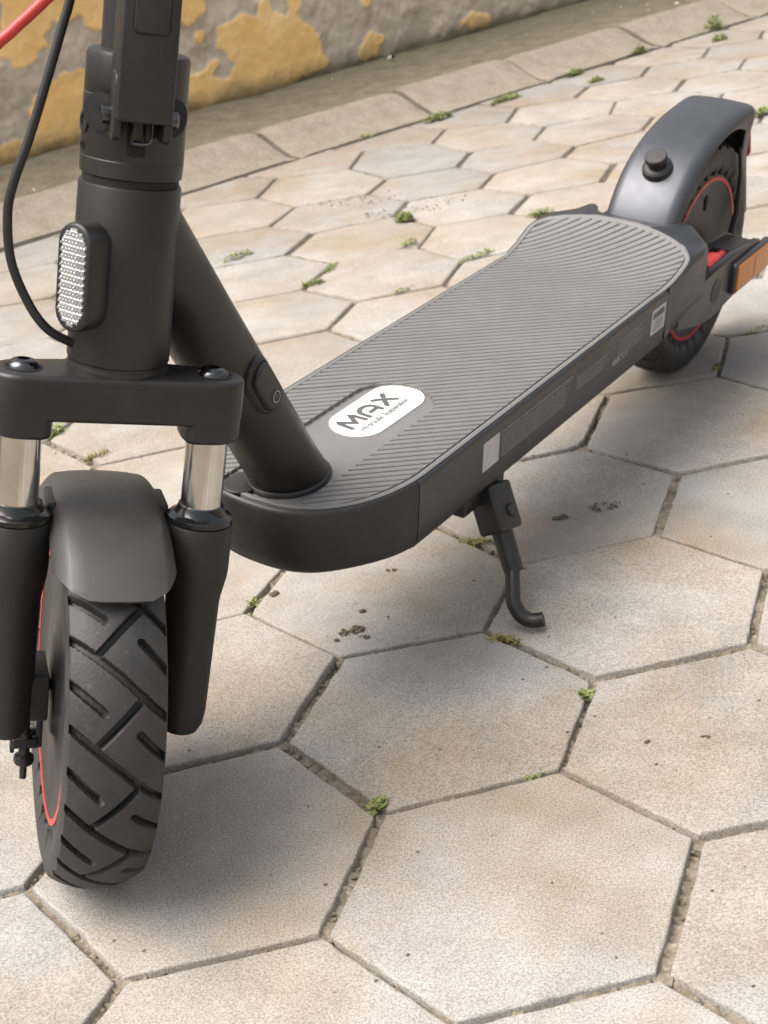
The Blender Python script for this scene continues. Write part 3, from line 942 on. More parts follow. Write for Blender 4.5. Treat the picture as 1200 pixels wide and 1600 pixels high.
RPROF = [(-0.425, -0.0026), (-0.405, -0.0004), (-0.34, 0.0001), (-0.12, 0.0003), (0.12, 0.0003), (0.34, 0.0001), (0.405, -0.0004), (0.425, -0.0026)]
step = RIB * math.sqrt(2)
p_ = 0.09
while p_ < 0.83:
    mid_s = spans(p_)
    per = [spans(p_ + q * step) for q, z in RPROF]
    for si, (ya, yb) in enumerate(mid_s):
        rows = []
        for (q, z), sp_ in zip(RPROF, per):
            m = [s_ for s_ in sp_ if min(s_[1], yb) - max(s_[0], ya) > 0.001]
            a_, b_ = m[0] if m else (ya, yb)
            if len(m) == 1 and len(mid_s) == 2 and (b_ - a_) > (yb - ya) * 1.6:
                a_, b_ = ya, yb
            pp = p_ + q * step
            ysm = [a_ - 0.0001, a_ + 0.0002] + [a_ + (b_ - a_) * k / 16 for k in range(1, 16)] + [b_ - 0.0002, b_ + 0.0001]
            row = []
            for k, y in enumerate(ysm):
                x = pp - y
                row.append((x, y, RIB_Z + z_kick(x) + (z if 0 < k < len(ysm) - 1 else -0.0026)))
            rows.append(row)
        obj('rib', MB().loft(rows, False, False, closed=False), 'mat', mat_o, ang=50)
    p_ += step
# white badge
badge = MB().prism(pill(0.5900, -0.0036, 0.0492, 0.0222), lambda a, b, h: (a, b, h), HD - 0.0030, HD - 0.0010, 0.0004)
badge_o = obj('badge', badge, 'white', mat_o, ang=40)
def stroke(mb, pts, w, z, place):
    """a polyline of constant width, mitred, as a thin slab"""
    L = [Vector((p[0], p[1])) for p in pts]
    left, right = [], []
    for i, p in enumerate(L):
        d0 = (p - L[i - 1]).normalized() if i else None
        d1 = (L[i + 1] - p).normalized() if i < len(L) - 1 else None
        d0 = d0 or d1; d1 = d1 or d0
        n = (Vector((-d0.y, d0.x)) + Vector((-d1.y, d1.x)))
        n = n.normalized(); k = max(0.45, n.dot(Vector((-d0.y, d0.x))))
        left.append(p + n * (w / 2 / k)); right.append(p - n * (w / 2 / k))
    n = len(L)
    vs = [place(p.x, p.y, z) for p in left] + [place(p.x, p.y, z) for p in right]
    fs = [(i, i + 1, n + i + 1, n + i) for i in range(n - 1)]
    mb.add(vs, fs)
# badge text frame: reads from the camera's side, baseline towards the scooter's left
BX, BY = 0.6310, -0.0002
def bt(u, v, z):                    # u along the words (rearwards), v up the letters (to the right-hand side)
    return (BX - u, BY - v, z)
lt = MB(); hgt = 0.0162; sw = 0.0043; zz = HD - 0.00085
x = 0.0030
stroke(lt, [(x, 0), (x + .0008, hgt * .80), (x + .0022, hgt * .93), (x + .0095, hgt * .28), (x + .0168, hgt * .93), (x + .0182, hgt * .80), (x + .019, 0)], sw, zz, bt)
x = 0.0275
arc = [(x, 0), (x, hgt * .52)] + [(x + .0085 - .0085 * math.cos(R(t)), hgt * .52 + hgt * .40 * math.sin(R(t))) for t in range(10, 180, 17)] + [(x + .017, hgt * .52), (x + .017, 0)]
stroke(lt, arc, sw, zz, bt)
stroke(lt, [(x + .005, hgt * .34), (x + .017, hgt * .34)], sw * .9, zz + 0.00012, bt)
x = 0.0500
stroke(lt, [(x, hgt * .98), (x + .006, hgt * .72), (x + .0165, 0)], sw, zz, bt)
stroke(lt, [(x, 0), (x + .0075, hgt * .5)], sw, zz + 0.00024, bt)
stroke(lt, [(x + .0105, hgt * .66), (x + .0165, hgt * .98)], sw, zz + 0.00012, bt)
obj('badge_word', lt, 'ink', badge_o, smooth=False, fix=False)
tm = text_mesh('Hydraulic Suspension', 0.0080, 0.0, 1.02, 0.00020)
tx = np.array([v.co[:] for v in tm.vertices]); wtx = tx[:, 0].max() - tx[:, 0].min()
kx = 0.064 / wtx
for v in tm.vertices:
    p = bt((v.co.x) * kx + 0.0045, v.co.y - 0.0082, HD - 0.00075 + v.co.z)
    v.co = p
obj('badge_small_print', tm, 'inkthin', badge_o, smooth=False)

# stickers and print on the left flank
def flank(u, v, h):
    return (u, Wd + h, v)
def flank_plate(name, x0, z0, x1, z1, mat, h=0.0004, r=0.0008, parent=None):
    return obj(name, MB().prism(rrect(x0, z0, x1, z1, r, 3), flank, -0.0005, h, 0.00015), mat, parent or deck, ang=40)
lab = flank_plate('white_sticker', 0.5545, 0.1500, 0.5795, 0.1745, 'label')
tl_ = flank_plate('silver_label', 0.240, 0.1505, 0.270, 0.1748, 'label')
bars = MB()
x = 0.243
while x < 0.2665:
    w = random.choice([0.0004, 0.0007, 0.0011])
    bars.add([flank(x, 0.1655, 0.0006), flank(x + w, 0.1655, 0.0006), flank(x + w, 0.1720, 0.0006), flank(x, 0.1720, 0.0006)], [(0, 1, 2, 3)])
    x += w + random.choice([0.0004, 0.0008])
for k in range(6):
    z = 0.1535 + k * 0.0018
    bars.add([flank(0.244, z, 0.0006), flank(0.2665 - random.uniform(0, .008), z, 0.0006), flank(0.2665, z + 0.0005, 0.0006), flank(0.244, z + 0.0005, 0.0006)], [(0, 1, 2, 3)])
obj('label_bars', bars, 'ink', deck, smooth=False, fix=False)
pr = MB()
def pline(x0, x1, z, w=0.00055):
    """a line of tiny illegible words"""
    x = x0
    while x < x1:
        l = random.uniform(0.003, 0.009)
        pr.add([flank(x, z, 0.0003), flank(min(x + l, x1), z, 0.0003), flank(min(x + l, x1), z + w, 0.0003), flank(x, z + w, 0.0003)], [(0, 1, 2, 3)])
        x += l + random.uniform(0.0004, 0.0011)
pline(0.430, 0.5500, 0.1722, 0.0011)
for k in range(13):
    pline(0.432 + 0.012 * abs(math.sin(k)), 0.5505, 0.1698 - k * 0.00155)
for k in range(9):
    pline(0.360 + 0.006 * (k % 3), 0.422, 0.1685 - k * 0.0015)
for k in range(12):
    pline(0.285 + 0.004 * (k % 4), 0.345 - 0.002 * (k % 3), 0.1725 - k * 0.0015)
obj('fine_print', pr, 'print', deck, smooth=False, fix=False)
sy = MB()
for k, x in enumerate((0.349, 0.344, 0.339)):
    w = 0.0036
    o = rrect(x - w / 2, 0.1515, x + w / 2, 0.1570, 0.0004, 2)
    i_ = inset(o, 0.0006)
    n = len(o)
    sy.add([flank(*p, 0.0004) for p in o] + [flank(*p, 0.0004) for p in i_], [(a, (a + 1) % n, n + (a + 1) % n, n + a) for a in range(n)])
    sy.add([flank(x - .0008, 0.1527, .0004), flank(x + .0008, 0.1527, .0004), flank(x + .0004, 0.1558, .0004), flank(x - .0004, 0.1558, .0004)], [(0, 1, 2, 3)])
cir = [(0.3335 + .0027 * math.cos(t * .314), 0.1542 + .0027 * math.sin(t * .314)) for t in range(20)]
ci = inset(cir, 0.0005)
sy.add([flank(*p, .0004) for p in cir] + [flank(*p, .0004) for p in ci], [(a, (a + 1) % 20, 20 + (a + 1) % 20, 20 + a) for a in range(20)])
for cx_ in (0.3275, 0.3220):
    o = [(cx_ - .0026 * math.cos(R(t)), 0.1542 + .0027 * math.sin(R(t))) for t in range(-120, 121, 20)]
    o = [(2 * cx_ - p[0], p[1]) for p in o]
    i_ = [((p[0] - cx_) * .72 + cx_, (p[1] - .1542) * .72 + .1542) for p in o]
    n = len(o)
    sy.add([flank(*p, .0004) for p in o] + [flank(*p, .0004) for p in i_], [(a, a + 1, n + a + 1, n + a) for a in range(n - 1)])
sy.add([flank(0.3190, 0.1539, .0004), flank(0.3222, 0.1539, .0004), flank(0.3222, 0.1545, .0004), flank(0.3190, 0.1545, .0004)], [(0, 1, 2, 3)])
obj('printed_marks', sy, 'label', deck, smooth=False, fix=False)

# --- down tube ---------------------------------------------------------------
dt = Vector((math.cos(TH2), 0, math.sin(TH2)))
base = Vector((XB, 0.0015, HD - 0.004))
DT = MB()
DT.tube([base - dt * 0.02, base + dt * 0.02, base + dt * 0.18, base + dt * 0.272], [0.0272, 0.0262, 0.0250, 0.0252], 64)
down = obj('down_tube', DT, 'frame', sc, ang=40)
nrm = dt.cross(Vector((0, 1, 0)))           # upper/rear side normal
if nrm.x > 0: nrm = -nrm
# base collar lying on the deck (an ellipse where the tube meets the plate)
rings = []
for off, z in ((0.0, -0.0032), (0.0, 0.0005), (-0.0012, 0.0020), (-0.0032, 0.0024), (-0.008, 0.0024)):
    rings.append([(XB + 0.0035 + (0.0340 + off) * math.cos(t), 0.0015 + (0.0283 + off) * math.sin(t), HD + z) for t in [2 * math.pi * k / 64 for k in range(64)]])
obj('tube_collar', MB().loft(rings), 'plastic', sc, ang=40)
pad = MB().prism(pill(0.742, -0.0175, 0.016, 0.0125), lambda a, b, h: (a, b, h), HD - 0.003, HD + 0.0012, 0.0009)
obj('tube_foot_pad', pad, 'plastic', sc, ang=40)
# charging port cover
pdir = (Vector((0, 1, 0)) * math.cos(R(4)) + nrm * math.sin(R(4))).normalized()
pside = dt.cross(pdir).normalized()
pc = base + dt * 0.122
def port(a, b, h):
    return pc + dt * a + pside * b + pdir * (h - 0.02 * (b / 0.02) ** 2 * 0.35)
pm_ = MB().prism(pill(0, 0, 0.0235, 0.0135), port, 0.014, 0.0285, 0.0025)
po = obj('charging_port', pm_, 'frame', down, ang=40)
obj('port_gap', MB().prism(pill(0, 0, 0.0208, 0.0108), port, 0.026, 0.0288, 0.0002), 'gap', po, ang=40)
pl = obj('port_cover', MB().prism(pill(-0.0005, 0, 0.0197, 0.0098), port, 0.026, 0.0312, 0.0016), 'black', po, ang=40)
rg = MB()
cir = [(-0.0105 + 0.0042 * math.cos(t * 2 * math.pi / 28), 0.0042 * math.sin(t * 2 * math.pi / 28)) for t in range(28)]
ci = [(-0.0105 + (p[0] + 0.0105) * 0.8, p[1] * 0.8) for p in cir]
rg.add([port(p[0], p[1], 0.0314) for p in cir] + [port(p[0], p[1], 0.0314) for p in ci], [(k, (k + 1) % 28, 28 + (k + 1) % 28, 28 + k) for k in range(28)])
rg.add([port(-.0118, -.0014, .0314), port(-.0100, .0016, .0314), port(-.0112, .0002, .0314)], [(0, 1, 2)])
rg.add([port(-.0086, .0014, .0314), port(-.0106, -.0016, .0314), port(-.0094, -.0002, .0314)], [(0, 1, 2)])
obj('port_mark', rg, 'print', po, smooth=False, fix=False)

# --- head tube ---------------------------------------------------------------
ht = MB().lathe([(0.024, -0.0012), (0.0282, -0.0012), (0.0282, 0.0012), (0.0290, 0.0018), (0.0294, 0.0030), (0.0290, 0.060), (0.0286, HT - 0.0022), (0.0280, HT - 0.0006), (0.0262, HT)], seg=96)
head = obj('head_tube', ht, 'frame', sc, HEAD, ang=30)
obj('lower_seal', MB().lathe([(0.026, -0.0030), (0.0284, -0.0030), (0.0286, 0.0012), (0.026, 0.0012)], seg=64), 'black', head, ang=30)
obj('headset_ring', MB().lathe([(0.024, HT - 0.004), (0.0268, HT - 0.004), (0.0268, HT + 0.006), (0.024, HT + 0.006)], seg=64), 'gap', head, ang=30)
# front reflector, facing the scooter's own front
def refl(a, b, h):
    return (h, b, 0.0525 + a)
ra = R(3)
rh = obj('reflector_housing', MB().prism(pill(0, 0, 0.0305, 0.0122), refl, 0.020, 0.0428, 0.0022), 'black', head, ang=35)
prm = MB()
cell = 0.0023
pl_ = pill(0, 0, 0.0272, 0.0090)
for i in range(-14, 15):
    for j in range(-6, 7):
        a = i * cell * 0.88; b = (j + (0.5 if i % 2 else 0)) * cell
        rr_ = 0.0090
        da = max(0, abs(a) - (0.0272 - rr_))
        if math.hypot(da, b) > rr_ - 0.0007: continue
        hx, hy = cell * 0.44, cell * 0.5
        tilt = 0.35 if i % 2 else 0.1
        prm.add([refl(a - hx, b - hy, 0.0429), refl(a + hx, b - hy, 0.0429), refl(a + hx, b + hy, 0.0429), refl(a - hx, b + hy, 0.0429), refl(a + tilt * hx, b + (0.35 if j > 0 else -0.35) * hy, 0.0444)],
                [(0, 1, 4), (1, 2, 4), (2, 3, 4), (3, 0, 4)])
obj('reflector_prisms', prm, 'clear', rh, smooth=False)

# --- folding clamp and stem (turned with the bars) ------------------------------
cl = MB().lathe([(0.022, 0.1065), (0.0270, 0.1065), (0.0283, 0.1075), (0.0286, 0.1160), (0.0283, 0.1166), (0.0286, 0.1172), (0.0283, 0.1493), (0.0279, 0.1499), (0.0282, 0.1505), (0.0280, 0.1700), (0.0270, 0.1722), (0.0250, 0.1732), (0.0200, 0.1736)], seg=96)
clamp = obj('folding_clamp', cl, 'frame', sc, STEER, ang=28)
st = MB().lathe([(0.0206, 0.17), (0.0206, 0.42), (0.0190, 0.80), (0.010, 0.802)], seg=64)
obj('stem', st, 'frame', sc, STEER, ang=30)
hbm = MB().tube([(-0.055, -0.26, 0.785), (-0.03, -0.17, 0.79), (0, -0.06, 0.79), (0, 0.06, 0.79), (-0.03, 0.17, 0.79), (-0.055, 0.26, 0.785)], 0.0125, 20)
hb_o = obj('handlebar', hbm, 'frame', sc, STEER)
for s in (-1, 1):
    obj('grip', MB().tube([(-0.036, s * 0.185, 0.789), (-0.056, s * 0.262, 0.785)], 0.0165, 20), 'black', hb_o)
# lever
lv = MB()
L0, L1 = -0.0170, 0.0132
lv.prism(rrect(L0, 0.1405, L1, 0.262, 0.0022, 4), lambda a, b, h: (h, a, b), 0.020, 0.0490, 0.0018)
for s0, s1 in ((L0 - 0.0001, L0 + 0.0036), (L1 - 0.0036, L1 + 0.0001)):
    lv.prism(rrect(0.0235, 0.1300, 0.0470, 0.165, 0.006, 5), lambda a, b, h: (a, h, b), s0 - 0.0006, s1, 0.0008)
lever = obj('folding_lever', lv, 'frame', sc, STEER, ang=35)
def lf(a, b, h): return (h, a, b)
obj('latch_gap', MB().prism(rrect(-0.0112, 0.1850, 0.0082, 0.2400, 0.0034, 5), lf, 0.0470, 0.04925, 0.0001), 'gap', lever, ang=40)
obj('latch_button', MB().prism(rrect(-0.0105, 0.1858, 0.0075, 0.2395, 0.0030, 5), lf, 0.0470, 0.0501, 0.0005), 'frame', lever, ang=40)
emb = MB()
for k, (a0, a1) in enumerate(((-.0065, -.0040), (-.0034, -.0012), (-.0006, .0016), (.0022, .0046))):
    emb.add([lf(a0, .2003, .05025), lf(a1, .2003, .05025), lf(a1, .2011, .05025), lf(a0, .2011, .05025)], [(0, 1, 2, 3)])
emb.add([lf(-.0018, .2055, .05025), lf(.0006, .2055, .05025), lf(-.0006, .2075, .05025)], [(0, 1, 2)])
obj('embossed_mark', emb, 'black', lever, smooth=False, fix=False)
for s in (-1, 1):
    xo = L0 - 0.0052 if s < 0 else L1 + 0.0052
    c = Vector((0.0215, xo + s * -0.001, 0.1418))
    dirv = Vector((0.75, s * 0.66, 0)).normalized()
    obj('pivot_recess', MB().lathe([(0.0, -0.004), (0.0098, -0.004), (0.0100, 0.0018), (0.0090, 0.0020), (0.0, 0.0012)], c, dirv, 40), 'gap', lever, ang=35)
    obj('pivot_pin', MB().lathe([(0.0, -0.002), (0.0050, -0.002), (0.0050, 0.0042), (0.0038, 0.0050), (0.0, 0.0050)], Vector((0.0300, L0 - 0.0006 if s < 0 else L1 + 0.0006, 0.1418)), Vector((0, s, 0)), 28), 'darksteel', lever, ang=35)
obj('latch_slot', MB().box((0.020, -0.0075, 0.1205), (0.0294, 0.0025, 0.1375), 0.0008), 'gap', clamp, ang=35)
obj('latch_hook', MB().box((0.026, -0.0064, 0.1272), (0.0345, 0.0008, 0.143), 0.0016), 'black', clamp, ang=35)
wl = MB().tube([(0.036, 0.0046, 0.143), (0.037, 0.0046, 0.1330), (0.0368, 0.0036, 0.1296), (0.0364, 0.0012, 0.1284), (0.0362, -0.0052, 0.1284)], 0.0010, 10)
obj('wire_loop', wl, 'darksteel', clamp)
for h_, r_ in ((0.1340, 0.0060), (0.1215, 0.0026)):
    dv = Vector((math.cos(R(-78)), math.sin(R(-78)), 0))
    obj('screw_hole', MB().lathe([(0.0, 0.020), (r_, 0.020), (r_, 0.0291), (r_ * .7, 0.0291), (r_ * .6, 0.0270), (0, 0.0270)], (0, 0, h_), dv, 24), 'gap', clamp, ang=35)

# --- fork ---------------------------------------------------------------------
def hull_outline(rc, rm):
    """plan of the crown: two round ends and a wide middle; returns (l, f) counter-clockwise"""
    o = []
    for k in range(13):
        t = R(-90 + 180 * k / 12); o.append((HB + rc * math.cos(t), OB + rc * math.sin(t)))
    o += [(0.040, OB + rc * 1.0), (0.02, OB + rc), (-0.02, OB + rc), (-0.040, OB + rc)]
    for k in range(13):
        t = R(90 + 180 * k / 12); o.append((-HB + rc * math.cos(t), OB + rc * math.sin(t)))
    for k in range(9):
        t = R(200 + 140 * k / 8); o.append((rm * math.cos(t), rm * math.sin(t)))
    return o
cr = MB()
# plan coordinates are (l, f): keep the outline counter-clockwise in (l, f)
cr.prism(hull_outline(0.0187, 0.0325), lambda a, b, h: (b, a, h), -0.0305, -0.0035, 0.0032, 4)
crown = None
for s in (-1, 1):
    o = []
    for k in range(17):
        t = R(-90 + 180 * k / 16); o.append((HB + 0.0184 * math.cos(t), OB + 0.0184 * math.sin(t)))
    o += [(0.0425, OB + 0.0184)] + [(0.0385 - 0.0, OB + 0.0150), (0.0368, OB + 0.006), (0.0368, OB - 0.006), (0.0385, OB - 0.0150), (0.0425, OB - 0.0184)]
    if s < 0: o = [(-a, b) for a, b in o][::-1]
    cr.prism(o, lambda a, b, h: (b, a, h), -0.0415, -0.006, 0.0030, 4)
cr.lathe([(0.0290, -0.008), (0.0290, -0.0040), (0.0292, -0.0030), (0.0288, -0.0004)], seg=72)
crown = obj('fork_crown', cr, 'frame', sc, STEER, ang=35)
for s in (-1, 1):
    c = (OB - 0.0005, s * HB, 0)
    obj('bolt_recess', MB().lathe([(0.0, -0.0040), (0.0112, -0.0040), (0.0112, -0.00310), (0.0094, -0.00305), (0.0090, -0.0036), (0.0, -0.0036)], c, seg=40), 'gap', crown, ang=30)
    bt_ = MB().lathe([(0.0092, -0.0045), (0.0092, -0.0030), (0.0084, -0.0010), (0.0064, 0.0007), (0.0040, 0.0014), (0.0035, 0.0014), (0.0034, -0.0012), (0.0, -0.0012)], c, seg=40)
    obj('bolt', bt_, 'darksteel', crown, ang=28)
    stn = MB().lathe([(0.0124, -0.035), (0.0124, -0.10)], c, seg=64)
    obj('stanchion', stn, 'steel', sc, STEER, ang=30)
    leg = MB().lathe([(0.0150, -0.0950), (0.0198, -0.0950), (0.0202, -0.0958), (0.0202, -0.124), (0.0197, -0.130), (0.0172, -0.1425), (0.0166, -0.147), (0.0150, -0.215), (0.0147, -0.224), (0.0135, -0.2315), (0.0108, -0.2370), (0.006, -0.2392), (0.0, -0.2395)], c, seg=64)
    lg = obj('fork_leg', leg, 'leg', sc, STEER, ang=30)
    ds_ = MB().lathe([(0.0126, -0.0842), (0.0136, -0.0842), (0.0143, -0.0866), (0.0158, -0.0890), (0.0186, -0.0902), (0.0198, -0.0912), (0.0199, -0.0940), (0.0192, -0.0946), (0.0190, -0.0952)], c, seg=64)
    obj('dust_seal', ds_, 'gloss', lg, ang=30)
    # axle lug between leg and wheel
    lug = MB()
    lug.prism(rrect(-AW - 0.012, min(OW, OB) - 0.012, -AW + 0.020, OB + 0.006, 0.006, 5), lambda a, b, h: (b, h, a), s * 0.030 if s > 0 else -0.047, 0.047 if s > 0 else -0.030, 0.001)
    obj('axle_lug', lug, 'leg', lg, ang=35)
# brake arm, cable end and adjuster on the right-hand side
bk = MB()
bk.prism(pill(0, 0, 0.024, 0.007), lambda a, b, h: (OW - 0.004 + b * 0.9 + 0.008, h, -0.2375 + a * 0.9), -0.0345, -0.0305, 0.0006)
arm = obj('brake_arm', bk, 'black', sc, STEER, ang=35)
obj('brake_pivot', MB().lathe([(0, 0.0), (0.0062, 0.0), (0.0062, 0.004), (0.0050, 0.0052), (0, 0.0052)], (OW + 0.004, -0.0345, -0.2525), (0, -1, 0), 24), 'darksteel', arm, ang=30)
c0 = Vector((-0.005, -0.0410, 0))
obj('cable_adjuster', MB().lathe([(0.0, -0.2800), (0.0022, -0.2795), (0.0024, -0.2690), (0.0058, -0.2685), (0.0066, -0.2665), (0.0062, -0.2635), (0.0036, -0.2620), (0.0034, -0.2530), (0.0046, -0.2525), (0.0048, -0.2470), (0.0030, -0.2460), (0.0026, -0.215), (0.0, -0.214)], c0, seg=24), 'black', arm, ang=30)
obj('adjuster_bracket', MB().box((-0.010, -0.0490, -0.2560), (0.000, -0.0330, -0.2495), 0.0012), 'leg', arm, ang=35)
obj('adjuster_tab', MB().box((-0.009, -0.0500, -0.2600), (-0.002, -0.0474, -0.2480), 0.0008), 'leg', arm, ang=35)

# --- front mudguard -------------------------------------------------------------
def front_guard():
    outer = [(-0.0360, -0.0150), (-0.0352, -0.0118), (-0.0330, -0.0075), (-0.0300, -0.0035), (-0.0280, -0.0015), (-0.0262, -0.0004), (-0.018, 0.0008), (-0.009, 0.0014), (0, 0.0016)]
    outer = outer + [(-l, r) for l, r in outer[:-1][::-1]]
    NA = 60; R0 = 0.1340
    mb = MB(); n = len(outer); rings_o, rings_i = [], []
    for k in range(NA + 1):
        ro, ri = [], []
        for l, dr in outer:
            e = abs(l) / 0.036
            a0 = 47 + 13 * e ** 5 ; a1 = 158 - 6 * e ** 4
            an = R(a0 + (a1 - a0) * k / NA)
            for lst, d in ((ro, 0.0), (ri, -0.0022)):
                r = R0 + dr + d
                lst.append((OW + r * math.cos(an), l * (1 if d == 0 else 0.955), -AW + r * math.sin(an)))
        rings_o.append(ro); rings_i.append(ri)
    full = [ro + ri[::-1] for ro, ri in zip(rings_o, rings_i)]
    return mb.loft(full, False, False, True)
fg = front_guard()
n_ = 34
NA_ = 61
fcount = len(fg.v) // NA_
for base_i in (0, (NA_ - 1) * fcount):
    h_ = fcount // 2
    for k in range(h_ - 1):
        fg.f.append((base_i + k, base_i + k + 1, base_i + fcount - 2 - k, base_i + fcount - 1 - k))
guard = obj('front_mudguard', fg, 'guard', sc, STEER, ang=35)
for s in (-1, 1):
    obj('guard_bracket', MB().box((OW - 0.012, s * 0.033 - 0.003, -0.110), (OW + 0.018, s * 0.033 + 0.003, -0.088), 0.002), 'leg', guard, ang=35)

# --- rear mudguard -------------------------------------------------------------
def rear_guard():
    top = [(0.140, 0.150), (0.130, 0.180), (0.1165, 0.2105), (0.094, 0.2370), (0.068, 0.2545), (0.033, 0.2685), (-0.002, 0.2760), (-0.038, 0.2795), (-0.066, 0.2800)]
    corner = [(-0.081, 0.2760), (-0.090, 0.2660), (-0.098, 0.2440), (-0.112, 0.205), (-0.125, 0.170), (-0.132, 0.150)]
    path = chaikin(top + corner, 2)
    path = [Vector((x, 0, z)) for x, z in path]
    mb = MB(); rings = []
    n = len(path)
    for i, p in enumerate(path):
        t = (path[min(i + 1, n - 1)] - path[max(i - 1, 0)]).normalized()
        nr = Vector((t.z, 0, -t.x))                         # outward
        if nr.dot(p - Vector((0, 0, RW))) < 0: nr = -nr
        x, z = p.x, p.z
        back = p.x < -0.078
        hw = 0.0385 if not back else 0.0385 - 0.012 * min(1, (-0.078 - p.x) / 0.03)
        # depth of the side skirt below the crease
        u = x
        sk = 0.012 + 0.016 * math.exp(-((x + 0.07) / 0.035) ** 2) + (0.006 if back else 0)
        if back: sk = 0.026
        sec = [(-hw + 0.0006, -sk), (-hw, -0.011), (-hw + 0.0016, -0.0060), (-hw + 0.0055, -0.0022), (-hw + 0.012, -0.0006), (-0.012, 0.0002), (0, 0.0004)]
        sec = sec + [(-a, b) for a, b in sec[:-1][::-1]]
        o_ = [p + Vector((0, a, 0)) + nr * b for a, b in sec]
        th_ = 0.0022
        i_ = [p + Vector((0, a * (1 - th_ / hw), 0)) + nr * (b - (th_ if abs(a) < hw - 0.002 else 0)) for a, b in sec]
        rings.append(o_ + i_[::-1])
    mb.loft(rings, False, False, True)
    fc = len(rings[0]); h_ = fc // 2
    for b0 in (0, (n - 1) * fc):
        for k in range(h_ - 1):
            mb.f.append((b0 + k, b0 + k + 1, b0 + fc - 2 - k, b0 + fc - 1 - k))
    return mb
rg_o = obj('rear_mudguard', rear_guard(), 'fender', sc, ang=40)
# tail lamp wrapping the rear top corner
tlb = MB()
outl = rrect(-0.026, 0.208, 0.026, 0.2730, 0.010, 5)
tlb.prism(outl, lambda a, b, h: (-0.0895 - (0.270 - b) * 0.37 - h, a, b), -0.0008, 0.0030, 0.0008)
obj('tail_lamp', tlb, 'red', rg_o, ang=35)
ks = Vector((0.0862, 0, 0.2455)); kn = (ks - Vector((0, 0, RW))).normalized()
kn = Vector((0.50, 0.0, 0.86)).normalized()
obj('hook_base', MB().lathe([(0.0, -0.006), (0.0160, -0.006), (0.0150, 0.0010), (0.0130, 0.0032), (0.0112, 0.0040), (0.0, 0.0040)], ks, kn, 40), 'plastic', rg_o, ang=32)
obj('hook_knob', MB().lathe([(0.0088, 0.0), (0.0090, 0.0075), (0.0100, 0.0090), (0.0112, 0.0105), (0.0112, 0.0150), (0.0104, 0.0160), (0.0, 0.0162)], ks, kn, 40), 'plastic', rg_o, ang=32)
obj('mudguard_stay', MB().tube([(-0.0575, 0.032, 0.118), (-0.072, 0.033, 0.160), (-0.066, 0.0335, 0.205), (-0.054, 0.0335, 0.236)], [0.0042, 0.0034, 0.0022, 0.0020], 10), 'plastic', rg_o)

# --- rear arms --------------------------------------------------------------------
AP = [(0.200, 0.158), (0.138, 0.1615), (0.060, 0.1640), (-0.012, 0.1570), (-0.032, 0.1500), (-0.036, 0.1440), (-0.036, 0.1270), (-0.028, 0.1205), (0.045, 0.1215), (0.112, 0.1150), (0.150, 0.1200), (0.200, 0.1330)]
AP = AP[::-1]
for s in (-1, 1):
    am = MB()
    def place(a, b, h, s=s): return (a, s * h, b)
    am.prism(AP, place, 0.0752, 0.0842, 0.0014)
    am.prism([(x, z - 0.0006) for x, z in AP], place, 0.0440, 0.0560, 0.0012)
    blk = [(-0.0355, 0.1275), (0.050, 0.1225), (0.050, 0.1628), (-0.012, 0.1562), (-0.0355, 0.1440)]
    am.prism(blk, place, 0.0545, 0.0768, 0.0)
    am.prism([(0.112, 0.1165), (0.150, 0.1212), (0.198, 0.1340), (0.198, 0.172), (0.150, 0.176), (0.128, 0.176), (0.112, 0.160)], place, 0.0545, 0.0768, 0.0)
    ra_ = obj('rear_arm', am, 'alloy', sc, ang=40)
    if s > 0:
        obj('arm_plug', MB().lathe([(0, 0.080), (0.0125, 0.080), (0.0125, 0.0846), (0, 0.0847)], (0.108, 0, 0.1415), (0, 1, 0), 40), 'plastic', ra_, ang=35)
    spg = MB().lathe([(0.0045, 0.118), (0.0045, 0.108), (0.0105, 0.1075), (0.0112, 0.100), (0.0102, 0.094), (0.0085, 0.0935), (0.0102, 0.090), (0.0108, 0.080), (0.0098, 0.0735), (0.005, 0.072), (0.005, 0.050)], (0, s * 0.0655, 0.1570), (1, 0, 0), 32)
    obj('rear_spring_sleeve', spg, 'red', ra_, ang=35)
    slot = MB().box((0.050, s * 0.0655 - 0.0098, 0.138), (0.111, s * 0.0655 + 0.0098, 0.1425))
    obj('arm_slot_floor', slot, 'gap', ra_, smooth=False)
    rpad = MB().prism(rrect(-0.0300, 0.1240, 0.0700, 0.1580, 0.006, 5), place, 0.0820, 0.0895, 0.0020)
    rp = obj('side_reflector', rpad, 'alloy', ra_, ang=35)
    lens = MB().prism(rrect(-0.0262, 0.1275, 0.0660, 0.1545, 0.0040, 5), place, 0.0880, 0.0912, 0.0010)
    obj('amber_lens', lens, 'amber', rp, ang=35)
    bar = MB().prism([(0.020, 0.1282), (0.0206, 0.1282), (0.0206, 0.1538), (0.020, 0.1538)], place, 0.0905, 0.0914, 0.0)
    obj('lens_divider', bar, 'black', rp, smooth=False)

